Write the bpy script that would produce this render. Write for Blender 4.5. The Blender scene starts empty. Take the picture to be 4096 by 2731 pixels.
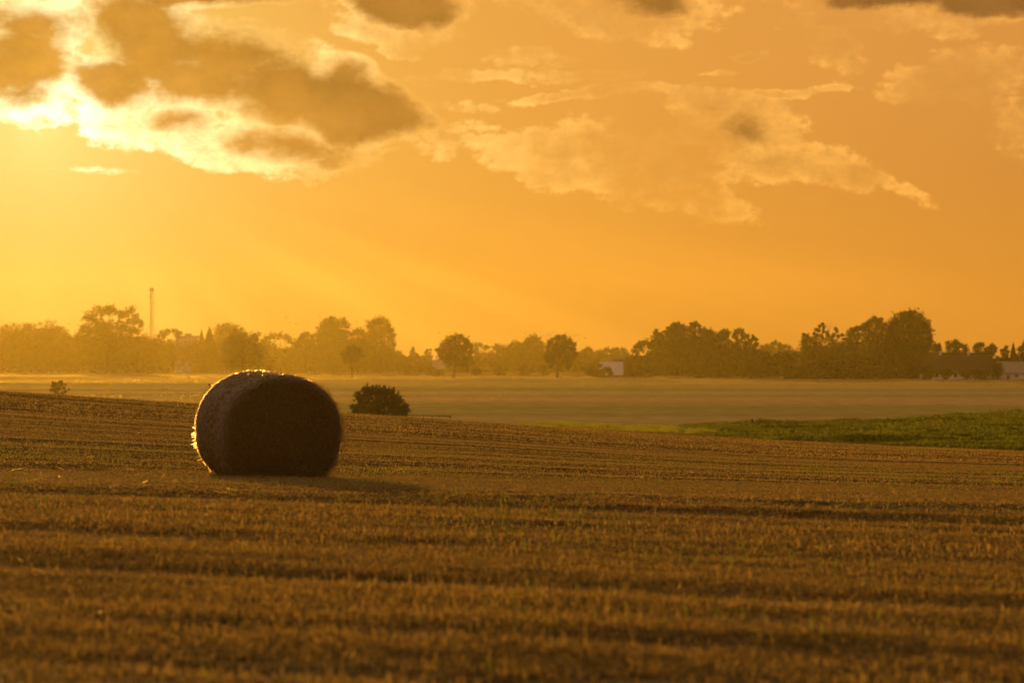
import bpy, math, random
import numpy as np
from mathutils import Vector

sc = bpy.context.scene
COL = sc.collection
F = 11378.0                 # focal length in reference pixels (100 mm on a 36 mm wide, 4096 px frame)
CX, HY = 2048.0, 1440.0     # straight ahead, eye level
VALLEY = -6.0               # valley floor, metres below the camera
SUN_AZ, SUN_EL = math.radians(-9.5), math.radians(4.7)
RNG = np.random.default_rng(7)

# ------------------------------------------------------------------ helpers
def tag(o, label=None, cat=None, group=None, kind=None):
    if label: o['label'] = label
    if cat: o['category'] = cat
    if group: o['group'] = group
    if kind: o['kind'] = kind
    return o

def empty(name, loc, label, cat, group=None, rz=0.0):
    o = bpy.data.objects.new(name, None)
    o.empty_display_size = 0.3
    o.location = loc
    o.rotation_euler = (0, 0, rz)
    COL.objects.link(o)
    return tag(o, label, cat, group)

def link_mesh(name, me, mat, parent=None):
    o = bpy.data.objects.new(name, me)
    COL.objects.link(o)
    if mat is not None:
        for m in (mat if isinstance(mat, (list, tuple)) else [mat]):
            me.materials.append(m)
    if parent is not None: o.parent = parent
    return o

def np_mesh(name, V, Q, smooth=False):
    """mesh from numpy vertices (N,3) and equal-sized faces (M,k)"""
    V = np.asarray(V, dtype=np.float32); Q = np.asarray(Q, dtype=np.int32)
    k = Q.shape[1]
    me = bpy.data.meshes.new(name)
    me.vertices.add(len(V)); me.vertices.foreach_set('co', V.ravel())
    me.loops.add(Q.size); me.loops.foreach_set('vertex_index', Q.ravel())
    me.polygons.add(len(Q))
    me.polygons.foreach_set('loop_start', np.arange(0, Q.size, k, dtype=np.int32))
    me.polygons.foreach_set('use_smooth', np.full(len(Q), bool(smooth)))
    me.update(calc_edges=True)
    return me

class MB:
    """collects boxes, tubes and loose faces for one mesh object"""
    def __init__(s): s.v = []; s.f = []
    def face(s, pts):
        n = len(s.v); s.v += [tuple(p) for p in pts]; s.f.append(tuple(range(n, n + len(pts))))
    def box(s, x0, x1, y0, y1, z0, z1):
        n = len(s.v)
        s.v += [(x, y, z) for z in (z0, z1) for y in (y0, y1) for x in (x0, x1)]
        s.f += [tuple(n + i for i in q) for q in ((0,2,3,1),(4,5,7,6),(0,1,5,4),(2,6,7,3),(0,4,6,2),(1,3,7,5))]
    def prism(s, poly, d):
        """closed polygon (list of 3D points) extruded by vector d"""
        n = len(s.v); k = len(poly); d = Vector(d)
        s.v += [tuple(p) for p in poly] + [tuple(Vector(p) + d) for p in poly]
        s.f.append(tuple(range(n, n + k))); s.f.append(tuple(range(n + 2*k - 1, n + k - 1, -1)))
        for i in range(k):
            j = (i + 1) % k
            s.f.append((n + i, n + k + i, n + k + j, n + j))
    def tube(s, pts, radii, sides=6):
        pts = [Vector(p) for p in pts]; rings = []
        for i, p in enumerate(pts):
            d = (pts[min(i+1, len(pts)-1)] - pts[max(i-1, 0)])
            d = d.normalized() if d.length > 1e-9 else Vector((0,0,1))
            a = d.cross(Vector((0.31, 0.95, 0.05)))
            if a.length < 1e-3: a = d.cross(Vector((1, 0, 0)))
            a.normalize(); b = d.cross(a)
            n = len(s.v); rings.append(n)
            for j in range(sides):
                t = 2*math.pi*j/sides
                s.v.append(tuple(p + (a*math.cos(t) + b*math.sin(t))*radii[i]))
        for i in range(len(rings)-1):
            for j in range(sides):
                k = (j+1) % sides
                s.f.append((rings[i]+j, rings[i]+k, rings[i+1]+k, rings[i+1]+j))
        s.f.append(tuple(rings[0]+j for j in range(sides))[::-1])
        s.f.append(tuple(rings[-1]+j for j in range(sides)))
    def build(s, name, mat, parent=None, smooth=False):
        me = bpy.data.meshes.new(name); me.from_pydata(s.v, [], s.f)
        if smooth: me.polygons.foreach_set('use_smooth', [True]*len(me.polygons))
        me.update()
        return link_mesh(name, me, mat, parent)

# ------------------------------------------------------------------ noise
def vnoise(x, y, seed=0):
    x = np.asarray(x, float); y = np.asarray(y, float)
    xi = np.floor(x).astype(np.int64); yi = np.floor(y).astype(np.int64)
    fx = x - xi; fy = y - yi
    fx = fx*fx*(3-2*fx); fy = fy*fy*(3-2*fy)
    def h(a, b):
        n = (a*374761393 + b*668265263 + seed*1442695041) & 0x7fffffff
        n = ((n ^ (n >> 13))*1274126177) & 0x7fffffff
        n = (n ^ (n >> 16)) & 0xffff
        return n/65535.0
    a = h(xi, yi)*(1-fx) + h(xi+1, yi)*fx
    b = h(xi, yi+1)*(1-fx) + h(xi+1, yi+1)*fx
    return a*(1-fy) + b*fy - 0.5

# ------------------------------------------------------------------ terrain
CREST_X = [-1800, 0, 780, 1400, 1650, 1900, 2100, 2500, 2790, 3000, 3600, 4096, 6000]
CREST_Y = [1480, 1562, 1612, 1654, 1669, 1684, 1699, 1721, 1737, 1752, 1784, 1804, 1850]
def crest(x):
    y = np.interp(x, CREST_X, CREST_Y)
    dflat = -VALLEY*F/(y - HY)
    d = np.interp(x, [-1800, 0, 2048, 2790, 4096, 6000], [125, 130, 158, 215, 176, 155])
    d = np.minimum(d, dflat)
    return d, -(y - HY)/F*d

def furrow(X, Y):
    """rows, wheel tracks and clods of the stubble field"""
    u = Y + 0.23*X
    near = np.clip((70 - Y)/50, 0.15, 1)
    wob = 0.25*vnoise(X*0.12, Y*0.05, 3) + 0.1*vnoise(X*0.6, Y*0.1, 4)
    z = np.zeros_like(u)
    for u0, dep, w in ((21.3, .11, .46), (18.0, .03, .22), (16.6, .03, .26), (13.85, .09, .36),
                       (12.1, .03, .18), (11.2, .05, .22), (10.4, .035, .18), (9.7, .045, .17), (26.8, .03, .3),
                       (38.5, .05, .5), (43, .04, .5), (47.5, .05, .6), (54, .05, .7), (61, .06, .8), (69, .07, .9), (80, .08, 1.2), (93, .08, 1.5), (110, .1, 2)):
        a = 0.55 + 1.1*(vnoise(X*0.22 + u0*7.1, u0*3.3 + 0*Y, 5) + 0.25)
        if dep > .1: a = 0.7 + 0.4*a
        z -= dep*np.clip(a, 0.1, 1.2)*np.exp(-((u + wob - u0)/w)**2)
    z *= .5
    z += 0.030*near*vnoise(X*0.35, u*1.5, 11) + 0.020*near*vnoise(X*0.8, u*3.3, 12)
    z += 0.012*near*vnoise(X*2.5, Y*4.5, 13) + 0.010*near*vnoise(X*7, Y*9, 14)
    z += 0.10*(1 - near)*vnoise(X*0.06, u*0.45, 15) + 0.06*(1-near)*vnoise(X*0.2, u*1.1, 16)
    return z

def near_z(X, Y):
    X = np.asarray(X, float); Y = np.asarray(Y, float)
    x = CX + F*X/np.maximum(Y, 9.0)
    zc_d, zc = crest(x)
    za = -1.10 - 0.02*X                              # trampled shelf the camera looks across
    y34 = 1887 + 0.0195*x
    z34 = -(y34 - HY)/F*34.0
    z23 = -1.10 - 0.02*X*23/np.maximum(Y, 9.0)
    t = (Y - 23)/(34 - 23)
    zb = z23 + (z34 - z23)*t
    t2 = (Y - 34)/(zc_d - 34)
    zm = z34 + (zc - z34)*t2
    s1 = np.clip((Y - 20)/6, 0, 1); s1 = s1*s1*(3-2*s1)
    z = za*(1-s1) + zb*s1
    s2 = np.clip((Y - 31)/6, 0, 1); s2 = s2*s2*(3-2*s2)
    z = z*(1-s2) + zm*s2
    over = np.maximum(Y - zc_d, 0)
    z = np.where(Y > zc_d, zc - over*0.045 - 0.0006*over**2, z)
    return z + furrow(X, Y)*np.where(Y > zc_d - 4, 0.35, 1.0)

def ground_z(X, Y):
    return np.maximum(near_z(X, Y), VALLEY)

def at(px, D):
    return (px - CX)/F*D
def zat(py, D):
    return (HY - py)/F*D

# ------------------------------------------------------------------ materials
def new_mat(name):
    m = bpy.data.materials.new(name); m.use_nodes = True
    nt = m.node_tree; nt.nodes.clear()
    return m, nt

def N(nt, kind, **kw):
    n = nt.nodes.new(kind)
    for k, v in kw.items(): setattr(n, k, v)
    return n

def mottled(name, c0, c1, scale=3.0, rough=0.85, transl=0.0, vec_scale=(1,1,1), detail=5.0, spec=0.2, lo=0.3, hi=0.7, bump=0.0, metal=0.0, tcol=None, coords='Object', glow=0.0):
    """two tones mixed by noise; optional light passing through (leaves, straw)"""
    m, nt = new_mat(name); L = nt.links
    out = N(nt, 'ShaderNodeOutputMaterial')
    tc = N(nt, 'ShaderNodeTexCoord'); mp = N(nt, 'ShaderNodeMapping'); mp.inputs['Scale'].default_value = vec_scale
    L.new(tc.outputs[coords], mp.inputs['Vector'])
    nz = N(nt, 'ShaderNodeTexNoise'); nz.inputs['Scale'].default_value = scale; nz.inputs['Detail'].default_value = detail
    L.new(mp.outputs[0], nz.inputs['Vector'])
    cr = N(nt, 'ShaderNodeValToRGB')
    cr.color_ramp.elements[0].position = lo; cr.color_ramp.elements[1].position = hi
    cr.color_ramp.elements[0].color = (*c0, 1); cr.color_ramp.elements[1].color = (*c1, 1)
    L.new(nz.outputs['Fac'], cr.inputs['Fac'])
    p = N(nt, 'ShaderNodeBsdfPrincipled')
    p.inputs['Roughness'].default_value = rough
    p.inputs['Specular IOR Level'].default_value = spec
    p.inputs['Metallic'].default_value = metal
    L.new(cr.outputs['Color'], p.inputs['Base Color'])
    if bump:
        b = N(nt, 'ShaderNodeBump'); b.inputs['Strength'].default_value = bump; b.inputs['Distance'].default_value = 0.02
        L.new(nz.outputs['Fac'], b.inputs['Height']); L.new(b.outputs[0], p.inputs['Normal'])
    sh = p.outputs[0]
    if transl:
        t = N(nt, 'ShaderNodeBsdfTranslucent')
        if tcol: t.inputs['Color'].default_value = (*tcol, 1)
        else: L.new(cr.outputs['Color'], t.inputs['Color'])
        mx = N(nt, 'ShaderNodeMixShader'); mx.inputs[0].default_value = transl
        L.new(sh, mx.inputs[1]); L.new(t.outputs[0], mx.inputs[2]); sh = mx.outputs[0]
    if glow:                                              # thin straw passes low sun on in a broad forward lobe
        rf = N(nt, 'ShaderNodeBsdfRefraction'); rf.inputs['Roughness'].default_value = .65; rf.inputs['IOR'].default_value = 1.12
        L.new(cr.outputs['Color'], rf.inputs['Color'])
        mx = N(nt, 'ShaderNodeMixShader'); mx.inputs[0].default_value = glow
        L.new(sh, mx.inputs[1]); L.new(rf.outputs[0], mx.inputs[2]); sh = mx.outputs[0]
    L.new(sh, out.inputs['Surface'])
    return m

M = {}
M['soil'] = mottled('soil_and_chaff', (.055,.036,.010), (.22,.15,.05), 3.0, .95, vec_scale=(.7,2.0,1), detail=10, lo=.34, hi=.66, bump=.7, spec=0.0)
M['straw'] = mottled('straw', (.13,.088,.02), (.68,.46,.12), 30.0, .7, transl=.42, spec=.08, lo=.36, hi=.66)
M['bright_straw'] = mottled('bright_straw', (.62,.50,.34), (.86,.74,.56), 9.0, .5, transl=.55, spec=.3, glow=.16)  # paler than plain straw: part of the bale's rim light is in this colour
M['glint_straw'] = mottled('glint_straw', (.40,.29,.10), (.70,.54,.24), 9.0, .6, transl=.5, spec=.1, glow=.035)
M['weed'] = mottled('weed_leaves', (.12,.15,.02), (.27,.31,.04), 6, .7, transl=.45, spec=.08)
M['leaf'] = mottled('tree_leaves', (.035,.05,.014), (.085,.105,.03), .35, .6, transl=.25)
M['leaf_dark'] = mottled('dark_leaves', (.02,.03,.010), (.05,.06,.018), .4, .6, transl=.12)
M['needle'] = mottled('spruce_needles', (.018,.03,.010), (.04,.055,.018), .8, .7, transl=.08)
M['leaf_gold'] = mottled('yellowing_leaves', (.07,.085,.018), (.16,.15,.035), .6, .6, transl=.35)
M['bark'] = mottled('bark', (.035,.025,.016), (.09,.065,.042), 6, .9, vec_scale=(3,3,.6))
M['crop'] = mottled('green_crop', (.08,.11,.012), (.25,.28,.03), 1.2, .8, transl=.4, spec=.03)
M['margin'] = mottled('lush_grass', (.20,.23,.02), (.36,.36,.04), .6, .6, transl=.5)
M['dry'] = mottled('dry_grass', (.30,.21,.08), (.5,.37,.15), 1.0, .6, transl=.5)
M['face'] = None

# ------------------------------------------------------------------ near field
def build_field():
    d1 = np.arange(-5, 7, 0.25)
    d2 = [7.0]
    while d2[-1] < 48: d2.append(d2[-1]*1.0036)
    while d2[-1] < 300: d2.append(d2[-1]*1.010)
    D = np.concatenate([d1, np.array(d2)])
    T = np.linspace(-1, 1, 330)
    W = np.maximum(D, 4)*0.30 + 5.0
    X = T[None, :]*W[:, None]; Y = np.repeat(D[:, None], len(T), 1)
    Z = near_z(X, Y)
    V = np.stack([X, Y, Z], -1).reshape(-1, 3)
    r, c = len(D), len(T)
    i = (np.arange(r-1)[:, None]*c + np.arange(c-1)[None, :]).ravel()
    Q = np.stack([i, i+1, i+c+1, i+c], -1)
    me = np_mesh('stubble_field', V, Q, True)
    o = link_mesh('stubble_field', me, M['soil'])
    tag(o, 'brown harvested stubble field sloping away under the hay bale', 'field', kind='structure')
build_field()

def blades(P, h, w, lean, az, mat, name, parent=None, bend=0.35):
    """thin tapering blades: P base points (N,3), heights, widths, lean vectors and facing"""
    n = len(P)
    a = np.stack([np.cos(az), np.sin(az), np.zeros(n)], -1)*w[:, None]*0.5
    mid = P + np.stack([lean[:, 0]*bend, lean[:, 1]*bend, h*0.55], -1)
    top = P + np.stack([lean[:, 0], lean[:, 1], h], -1)
    V = np.stack([P - a, P + a, mid + a*0.9, mid - a*0.9, top + a*0.55, top - a*0.55], 1).reshape(-1, 3)
    b = np.arange(n)*6
    Q = np.concatenate([np.stack([b, b+1, b+2, b+3], -1), np.stack([b+3, b+2, b+4, b+5], -1)])
    me = np_mesh(name, V, Q)
    return link_mesh(name, me, mat, parent)

def wedge_points(n, d0, d1, rng, half=0.245, extra=1.4):
    D = np.sqrt(rng.uniform(d0**2, d1**2, n))
    X = rng.uniform(-1, 1, n)*(D*half + extra)
    return X, D

def build_stubble():
    Ps, hs, ws, ls, azs = [], [], [], [], []
    def batch(n, d0, d1, hh, ww, lying=0.25, pitch=0.16):
        rng = RNG
        X, Y = wedge_points(n, d0, d1, rng)
        u = Y + 0.23*X
        if pitch:                                     # drilled rows
            snap = np.round(u/pitch)*pitch + rng.normal(0, pitch*0.13, n)
            k = rng.random(n) < 0.45
            Y = np.where(k, snap - 0.23*X, Y)
        dens = 0.62 + 0.9*vnoise(X*0.35, (Y+0.23*X)*1.6, 21) + 0.5*vnoise(X*1.7, Y*2.0, 22)
        keep = rng.random(n) < np.clip(dens, 0.12, 1)
        X, Y = X[keep], Y[keep]; n = len(X)
        z = near_z(X, Y)
        f = furrow(X, Y)
        h = rng.uniform(hh[0], hh[1], n)*(0.9 + 0.5*vnoise(X*0.9, Y*1.1, 23))
        h = h*np.clip(1 + f*6, 0.45, 1.25)
        tall = rng.random(n) < 0.05; h = np.where(tall, h*rng.uniform(1.4, 2.4, n), h)
        w = rng.uniform(ww[0], ww[1], n)
        ly = rng.random(n) < lying
        ang = rng.uniform(0, 2*math.pi, n)
        r = np.where(ly, rng.uniform(0.08, 0.28, n), np.abs(rng.normal(0, 0.22, n))*h)
        h = np.where(ly, rng.uniform(0.005, 0.05, n), h)
        Ps.append(np.stack([X, Y, z - 0.005], -1)); hs.append(h); ws.append(w)
        ls.append(np.stack([np.cos(ang)*r, np.sin(ang)*r], -1)); azs.append(rng.uniform(-0.9, 0.9, n))
    batch(310000, 7.6, 16, (.010, .045), (.0028, .0065), lying=.45)
    batch(165000, 16, 22, (.012, .042), (.004, .008), lying=.45)
    batch(235000, 22, 36, (.008, .028), (.004, .009), lying=.5)
    batch(330000, 36, 75, (.010, .034), (.006, .012), lying=.45, pitch=0.30)
    batch(230000, 75, 185, (.014, .05), (.012, .028), pitch=0)
    P = np.concatenate(Ps); h = np.concatenate(hs); w = np.concatenate(ws); l = np.concatenate(ls); a = np.concatenate(azs)
    o = blades(P, h, w, l, a, [M['straw'], M['glint_straw']], 'stubble')
    pick = (RNG.random(len(P)) < .006).astype(np.int32)
    o.data.polygons.foreach_set('material_index', np.concatenate([pick, pick]))
    tag(o, 'short cut straw stubble and loose chaff covering the near field', 'stubble', kind='stuff')
    # green regrowth between the rows
    X, Y = wedge_points(36000, 7.8, 60, RNG)
    keep = RNG.random(len(X)) < np.clip(0.10 + 2.4*(vnoise(X*0.7, Y*0.5, 31) - 0.10), 0.03, 1)
    X, Y = X[keep], Y[keep]; n = len(X)
    h = RNG.uniform(.02, .075, n)
    ang = RNG.uniform(0, 6.28, n)
    l = np.stack([np.cos(ang), np.sin(ang)], -1)*(h*RNG.uniform(.1, .6, n))[:, None]
    o = blades(np.stack([X, Y, near_z(X, Y)], -1), h, RNG.uniform(.006, .013, n), l, RNG.uniform(-.9, .9, n), M['weed'], 'weeds')
    tag(o, 'sparse green regrowth sprouting among the straw stubble', 'weeds', kind='stuff')
build_stubble()

# ------------------------------------------------------------------ valley floor
EDGE_X = [-3000, 0, 765, 1400, 2000, 2700, 3300, 4096, 7000]
EDGE_Y = [1488, 1494, 1500, 1504.5, 1510, 1512, 1515, 1518, 1526]
def edge_d(x):
    return -VALLEY*F/(np.interp(x, EDGE_X, EDGE_Y) - HY)

def valley_material():
    m, nt = new_mat('valley_ground'); L = nt.links
    out = N(nt, 'ShaderNodeOutputMaterial'); p = N(nt, 'ShaderNodeBsdfPrincipled')
    p.inputs['Roughness'].default_value = .95; p.inputs['Specular IOR Level'].default_value = 0
    tc = N(nt, 'ShaderNodeTexCoord')
    mp = N(nt, 'ShaderNodeMapping'); mp.inputs['Scale'].default_value = (.0035, .022, 1); mp.inputs['Rotation'].default_value = (0, 0, .06)
    L.new(tc.outputs['Object'], mp.inputs[0])
    nz = N(nt, 'ShaderNodeTexNoise'); nz.inputs['Scale'].default_value = 1.0; nz.inputs['Detail'].default_value = 3
    L.new(mp.outputs[0], nz.inputs['Vector'])
    cr = N(nt, 'ShaderNodeValToRGB'); e = cr.color_ramp.elements
    e[0].position = .33; e[0].color = (.24,.25,.055,1); e[1].position = .68; e[1].color = (.46,.31,.13,1)
    L.new(nz.outputs['Fac'], cr.inputs['Fac'])
    n2 = N(nt, 'ShaderNodeTexNoise'); n2.inputs['Scale'].default_value = .35; n2.inputs['Detail'].default_value = 8
    L.new(tc.outputs['Object'], n2.inputs['Vector'])
    mr = N(nt, 'ShaderNodeMapRange'); mr.inputs[1].default_value = .3; mr.inputs[2].default_value = .7; mr.inputs[3].default_value = .7; mr.inputs[4].default_value = 1.3
    L.new(n2.outputs['Fac'], mr.inputs[0])
    mx = N(nt, 'ShaderNodeMix', data_type='RGBA', blend_type='MULTIPLY'); mx.inputs[0].default_value = 1
    L.new(cr.outputs['Color'], mx.inputs[6]); L.new(mr.outputs[0], mx.inputs[7])
    L.new(mx.outputs[2], p.inputs['Base Color'])
    L.new(p.outputs[0], out.inputs[0])
    return m
M['valley'] = valley_material()
M['meadow'] = mottled('meadow_grass', (.15,.115,.04), (.26,.19,.07), .02, .95, vec_scale=(1, 3, 1), spec=0)

def build_valley():
    # low valley ground reaching past every tree
    xs = np.linspace(-590, 590, 90); ys = np.linspace(-50, 1540, 130)
    X, Y = np.meshgrid(xs, ys)
    Z = VALLEY - 0.35 + 0.25*vnoise(X*.006, Y*.006, 41)
    V = np.stack([X, Y, Z], -1).reshape(-1, 3); c = len(xs)
    i = (np.arange(len(ys)-1)[:, None]*c + np.arange(c-1)[None, :]).ravel()
    o = link_mesh('ground', np_mesh('ground', V, np.stack([i, i+1, i+c+1, i+c], -1), True), M['meadow'])
    tag(o, 'pale meadow and low ground of the valley beyond the ploughed edge', 'ground', kind='structure')
    # the far field, a low rise ending in a sharp far edge
    T = np.linspace(-1400, 5500, 160); S = np.concatenate([np.linspace(0, .93, 90), np.linspace(.94, 1, 20)])
    De = edge_d(T)
    D = 120 + (De[None, :] - 120)*S[:, None]
    X = (T[None, :] - CX)/F*D
    Z = VALLEY + 0.25*vnoise(X*.012, D*.01, 42) - 0.25*vnoise(X*.0+3.3, D*0+2.2, 42)
    Z = np.where(S[:, None] > .93, VALLEY + (Z - VALLEY)*np.clip((1-S[:, None])/.07, 0, 1), Z)
    Z[-1, :] -= 1.2
    V = np.stack([X, D, Z], -1).reshape(-1, 3); c = len(T)
    i = (np.arange(len(S)-1)[:, None]*c + np.arange(c-1)[None, :]).ravel()
    o = link_mesh('far_field', np_mesh('far_field', V, np.stack([i, i+1, i+c+1, i+c], -1), True), M['valley'])
    tag(o, 'hazy green and brown striped field across the valley', 'field', kind='structure')
    # low crop over it
    rng = RNG
    n = 170000
    t = rng.uniform(-250, 4350, n); De = edge_d(t)
    s = rng.random(n)**0.75
    D = 175 + (De - 176)*s
    X = (t - CX)/F*D
    h = rng.uniform(.05, .15, n)*(.6 + 1.0*(vnoise(X*.02, D*.05, 44) + .4))
    ang = rng.uniform(0, 6.28, n)
    o = blades(np.stack([X, D, np.full(n, VALLEY - .05)], -1), h, rng.uniform(.03, .09, n)*(.4 + D/700), np.stack([np.cos(ang), np.sin(ang)], -1)*(h*.5)[:, None], rng.uniform(-.9, .9, n), M['dry_green'], 'far_crop')
    tag(o, 'thin low crop growing over the hazy field across the valley', 'crop', kind='stuff')
    # dry grass along the far edge
    n = 16000
    t = rng.uniform(-250, 4350, n); D = edge_d(t) + rng.uniform(-3, 9, n)
    h = rng.uniform(.25, .7, n)*(.7 + 1.2*(vnoise(t*.02, t*0, 43) + .3))
    ang = rng.uniform(0, 6.28, n)
    o = blades(np.stack([(t - CX)/F*D, D, np.full(n, VALLEY - .15)], -1), h, rng.uniform(.05, .14, n), np.stack([np.cos(ang), np.sin(ang)], -1)*(h*.4)[:, None], rng.uniform(-.8, .8, n), M['dry'], 'verge_grass')
    tag(o, 'dry golden verge grass along the far edge of the hazy field', 'grass', kind='stuff')
M['dry_green'] = mottled('thin_crop', (.20,.19,.04), (.42,.31,.10), .05, .9, transl=.5, glow=.05, vec_scale=(.4, 2.5, 1), spec=0)
build_valley()

def leaf_quads(C, s, rng, flat=0.0):
    n = len(C)
    a = rng.normal(size=(n, 3)); a /= np.linalg.norm(a, axis=1)[:, None]
    b = rng.normal(size=(n, 3)); b -= a*(a*b).sum(1)[:, None]; b /= np.linalg.norm(b, axis=1)[:, None]
    a = a*s[:, None]; b = b*(s*rng.uniform(.45, .8, n))[:, None]
    V = np.stack([C - a, C + b*.9, C + a, C - b], 1).reshape(-1, 3)
    k = np.arange(n)*4
    return V, np.stack([k, k+1, k+2, k+3], -1)

def build_green():
    rng = RNG
    # beet-like crop in the wedge on the right
    n = 120000
    x = rng.uniform(2660, 4500, n); t = rng.random(n)
    ytop = np.interp(x, [2660, 2720, 3000, 3400, 4096, 4500], [1713, 1706, 1700, 1688, 1652, 1628])
    ybot = np.interp(x, [2660, 2790, 3000, 3600, 4096, 4500], [1720, 1745, 1762, 1796, 1818, 1832])
    y = ytop + (ybot - ytop)*t
    D = -VALLEY*F/(y - HY); X = at(x, D)
    keep = rng.random(n) < np.clip((.7 + 1.4*vnoise(X*.15, D*.22, 51) + .7*vnoise(X*.5, D*.6, 52))*np.clip((x - 2640)/260, .1, 1), .04, 1)
    X, D = X[keep], D[keep]; n = len(X)
    hz = (.30 + .65*vnoise(X*.12, D*.18, 51) + .35*vnoise(X*.45, D*.5, 52))*np.clip((X/D*F + CX - 2640)/420, .12, 1)
    C = np.stack([X, D, VALLEY + np.maximum(hz, .02)*rng.random(n)**.5 + .05], -1)
    V, Q = leaf_quads(C, rng.uniform(.08, .22, n), rng)
    o = link_mesh('green_crop', np_mesh('green_crop', V, Q), M['crop'])
    tag(o, 'dark green leafy crop in the wedge at right beyond the stubble', 'crop', kind='stuff')
    # lush strip where the fields meet
    n = 26000
    x = rng.uniform(2080, 2860, n); t = rng.random(n)
    y = np.interp(x, [2080, 2400, 2650, 2860], [1696, 1702, 1712, 1738]) + t*np.interp(x, [2080, 2300, 2650, 2860], [10, 22, 26, 12])
    D = -VALLEY*F/(y - HY)
    kp = rng.random(n) < np.clip(np.minimum(t, 1 - t)*3.2 + .15 + 1.1*vnoise(x*.012, t*2.5, 53), 0, 1)
    x, D = x[kp], D[kp]; n = len(x)
    h = rng.uniform(.12, .5, n)*(.8 + .8*vnoise(x*.03, D*.1, 54))
    ang = rng.uniform(0, 6.28, n)
    o = blades(np.stack([at(x, D), D, np.full(n, VALLEY)], -1), h, rng.uniform(.03, .07, n), np.stack([np.cos(ang), np.sin(ang)], -1)*(h*.5)[:, None], rng.uniform(-.9, .9, n), M['margin'], 'grass_strip')
    tag(o, 'bright yellow green grass strip where stubble meets the crop wedge', 'grass', kind='stuff')
build_green()

# ------------------------------------------------------------------ trees
def plant(name, label, cat, D, bx, blobs, leaf=.42, dens=1.0, gap=.1, group=None, mat='leaf', trunk=.35, base=None, seed=0, depth=.8, rag=.42, limbs=True, bare=(), fat=1.22):
    """a tapered trunk with limbs carrying leaf clumps; blobs = (x, y, r) of each clump"""
    rng = np.random.default_rng(1000 + seed*17 + int(bx))
    X0 = at(bx, D)
    z0 = base if base is not None else VALLEY - .1
    root = empty(name, (X0, D, z0), label, cat, group)
    Cs, cen = [], []
    xs = [b[0] for b in blobs]
    half = max((max(b[0]+b[2] for b in blobs) - min(b[0]-b[2] for b in blobs))*.5/F*D, .3)
    xm = at((max(xs)+min(xs))*.5, D)
    for (x, y, r) in blobs:
        R = r*fat/F*D; cx = at(x, D); cz = zat(y, D)
        room = math.sqrt(max(0, 1 - min(1, abs(cx - xm)/half)**2))*half*depth*.55
        cy = D + rng.uniform(-room, room)
        c = np.array([cx, cy, cz]); cen.append((c, R))
        ns = 34
        d = rng.normal(size=(ns, 3)); d /= np.linalg.norm(d, axis=1)[:, None]
        sub = c + d*(R*rng.uniform(.3, 1.12, ns))[:, None]
        sub = sub[rng.random(ns) > gap]
        for sp in sub:
            rs = R*rng.uniform(.14, rag)
            k = max(5, int(dens*3.6*(rs/leaf)**2 + 4))
            Cs.append(sp + rng.normal(0, .48, (k, 3))*rs*np.array([1, 1, .8]))
        for _ in range(5):                                # shoots poking out of the clump
            d = rng.normal(size=3); d /= np.linalg.norm(d); d[2] = abs(d[2])*.9 + .1
            k = 7; tt = np.linspace(.8, rng.uniform(1.15, 1.45), k)[:, None]
            Cs.append(c + d*R*tt + rng.normal(0, .05, (k, 3))*R)
        k = int(dens*(1-gap)*7*(R/leaf)**2)              # heart of the clump
        q = rng.normal(size=(k, 3)); q /= np.linalg.norm(q, axis=1)[:, None]
        Cs.append(c + q*(R*.8*rng.random(k)**.45)[:, None])
    C = np.concatenate(Cs)
    C = C[C[:, 2] > z0 + .05]
    V, Q = leaf_quads(C, leaf*rng.uniform(.45, .9, len(C)), rng)
    V -= np.array([X0, D, z0])
    link_mesh('crown', np_mesh('crown', V, Q), M[mat], root)
    mb = MB()
    cz = [c[2] for c, R in cen]
    top = Vector((float(np.mean([c[0] for c, R in cen])) - X0, 0, max(cz)*.75 + min(cz)*.25 - z0))
    pts, rad = [], []
    for i in range(6):
        t = i/5
        pts.append((top.x*t**1.6 + .25*trunk*math.sin(5*t + seed), .2*trunk*math.sin(4*t), -.2 + (top.z + .2)*t)); rad.append(trunk*(1.25 if i == 0 else 1 - .8*t))
    mb.tube(pts, rad, 8)
    if limbs:
        for c, R in cen:
            tt = rng.uniform(.3, .75)
            s = Vector(pts[0]).lerp(Vector(pts[5]), tt); e = Vector((c[0]-X0, c[1]-D, c[2]-z0))
            if s.z > e.z: s = Vector(pts[0]).lerp(Vector(pts[5]), max(.12, min(.9, (e.z - .6*R)/max(top.z, .1))))
            m = s.lerp(e, .55) + Vector((0, 0, -.1*(e-s).length))
            mb.tube([s, m, e], [trunk*.42, trunk*.26, trunk*.08], 5)
    for bl in bare:                                       # leafless twigs standing above the crown
        p = [Vector((at(x, D)-X0, rng.uniform(-.3, .3), zat(y, D)-z0)) for x, y in bl]
        mb.tube(p, [trunk*.35*(1 - .8*i/(len(p)-1)) for i in range(len(p))], 4)
    mb.build('trunk', M['bark'], root, True)
    return root

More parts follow.
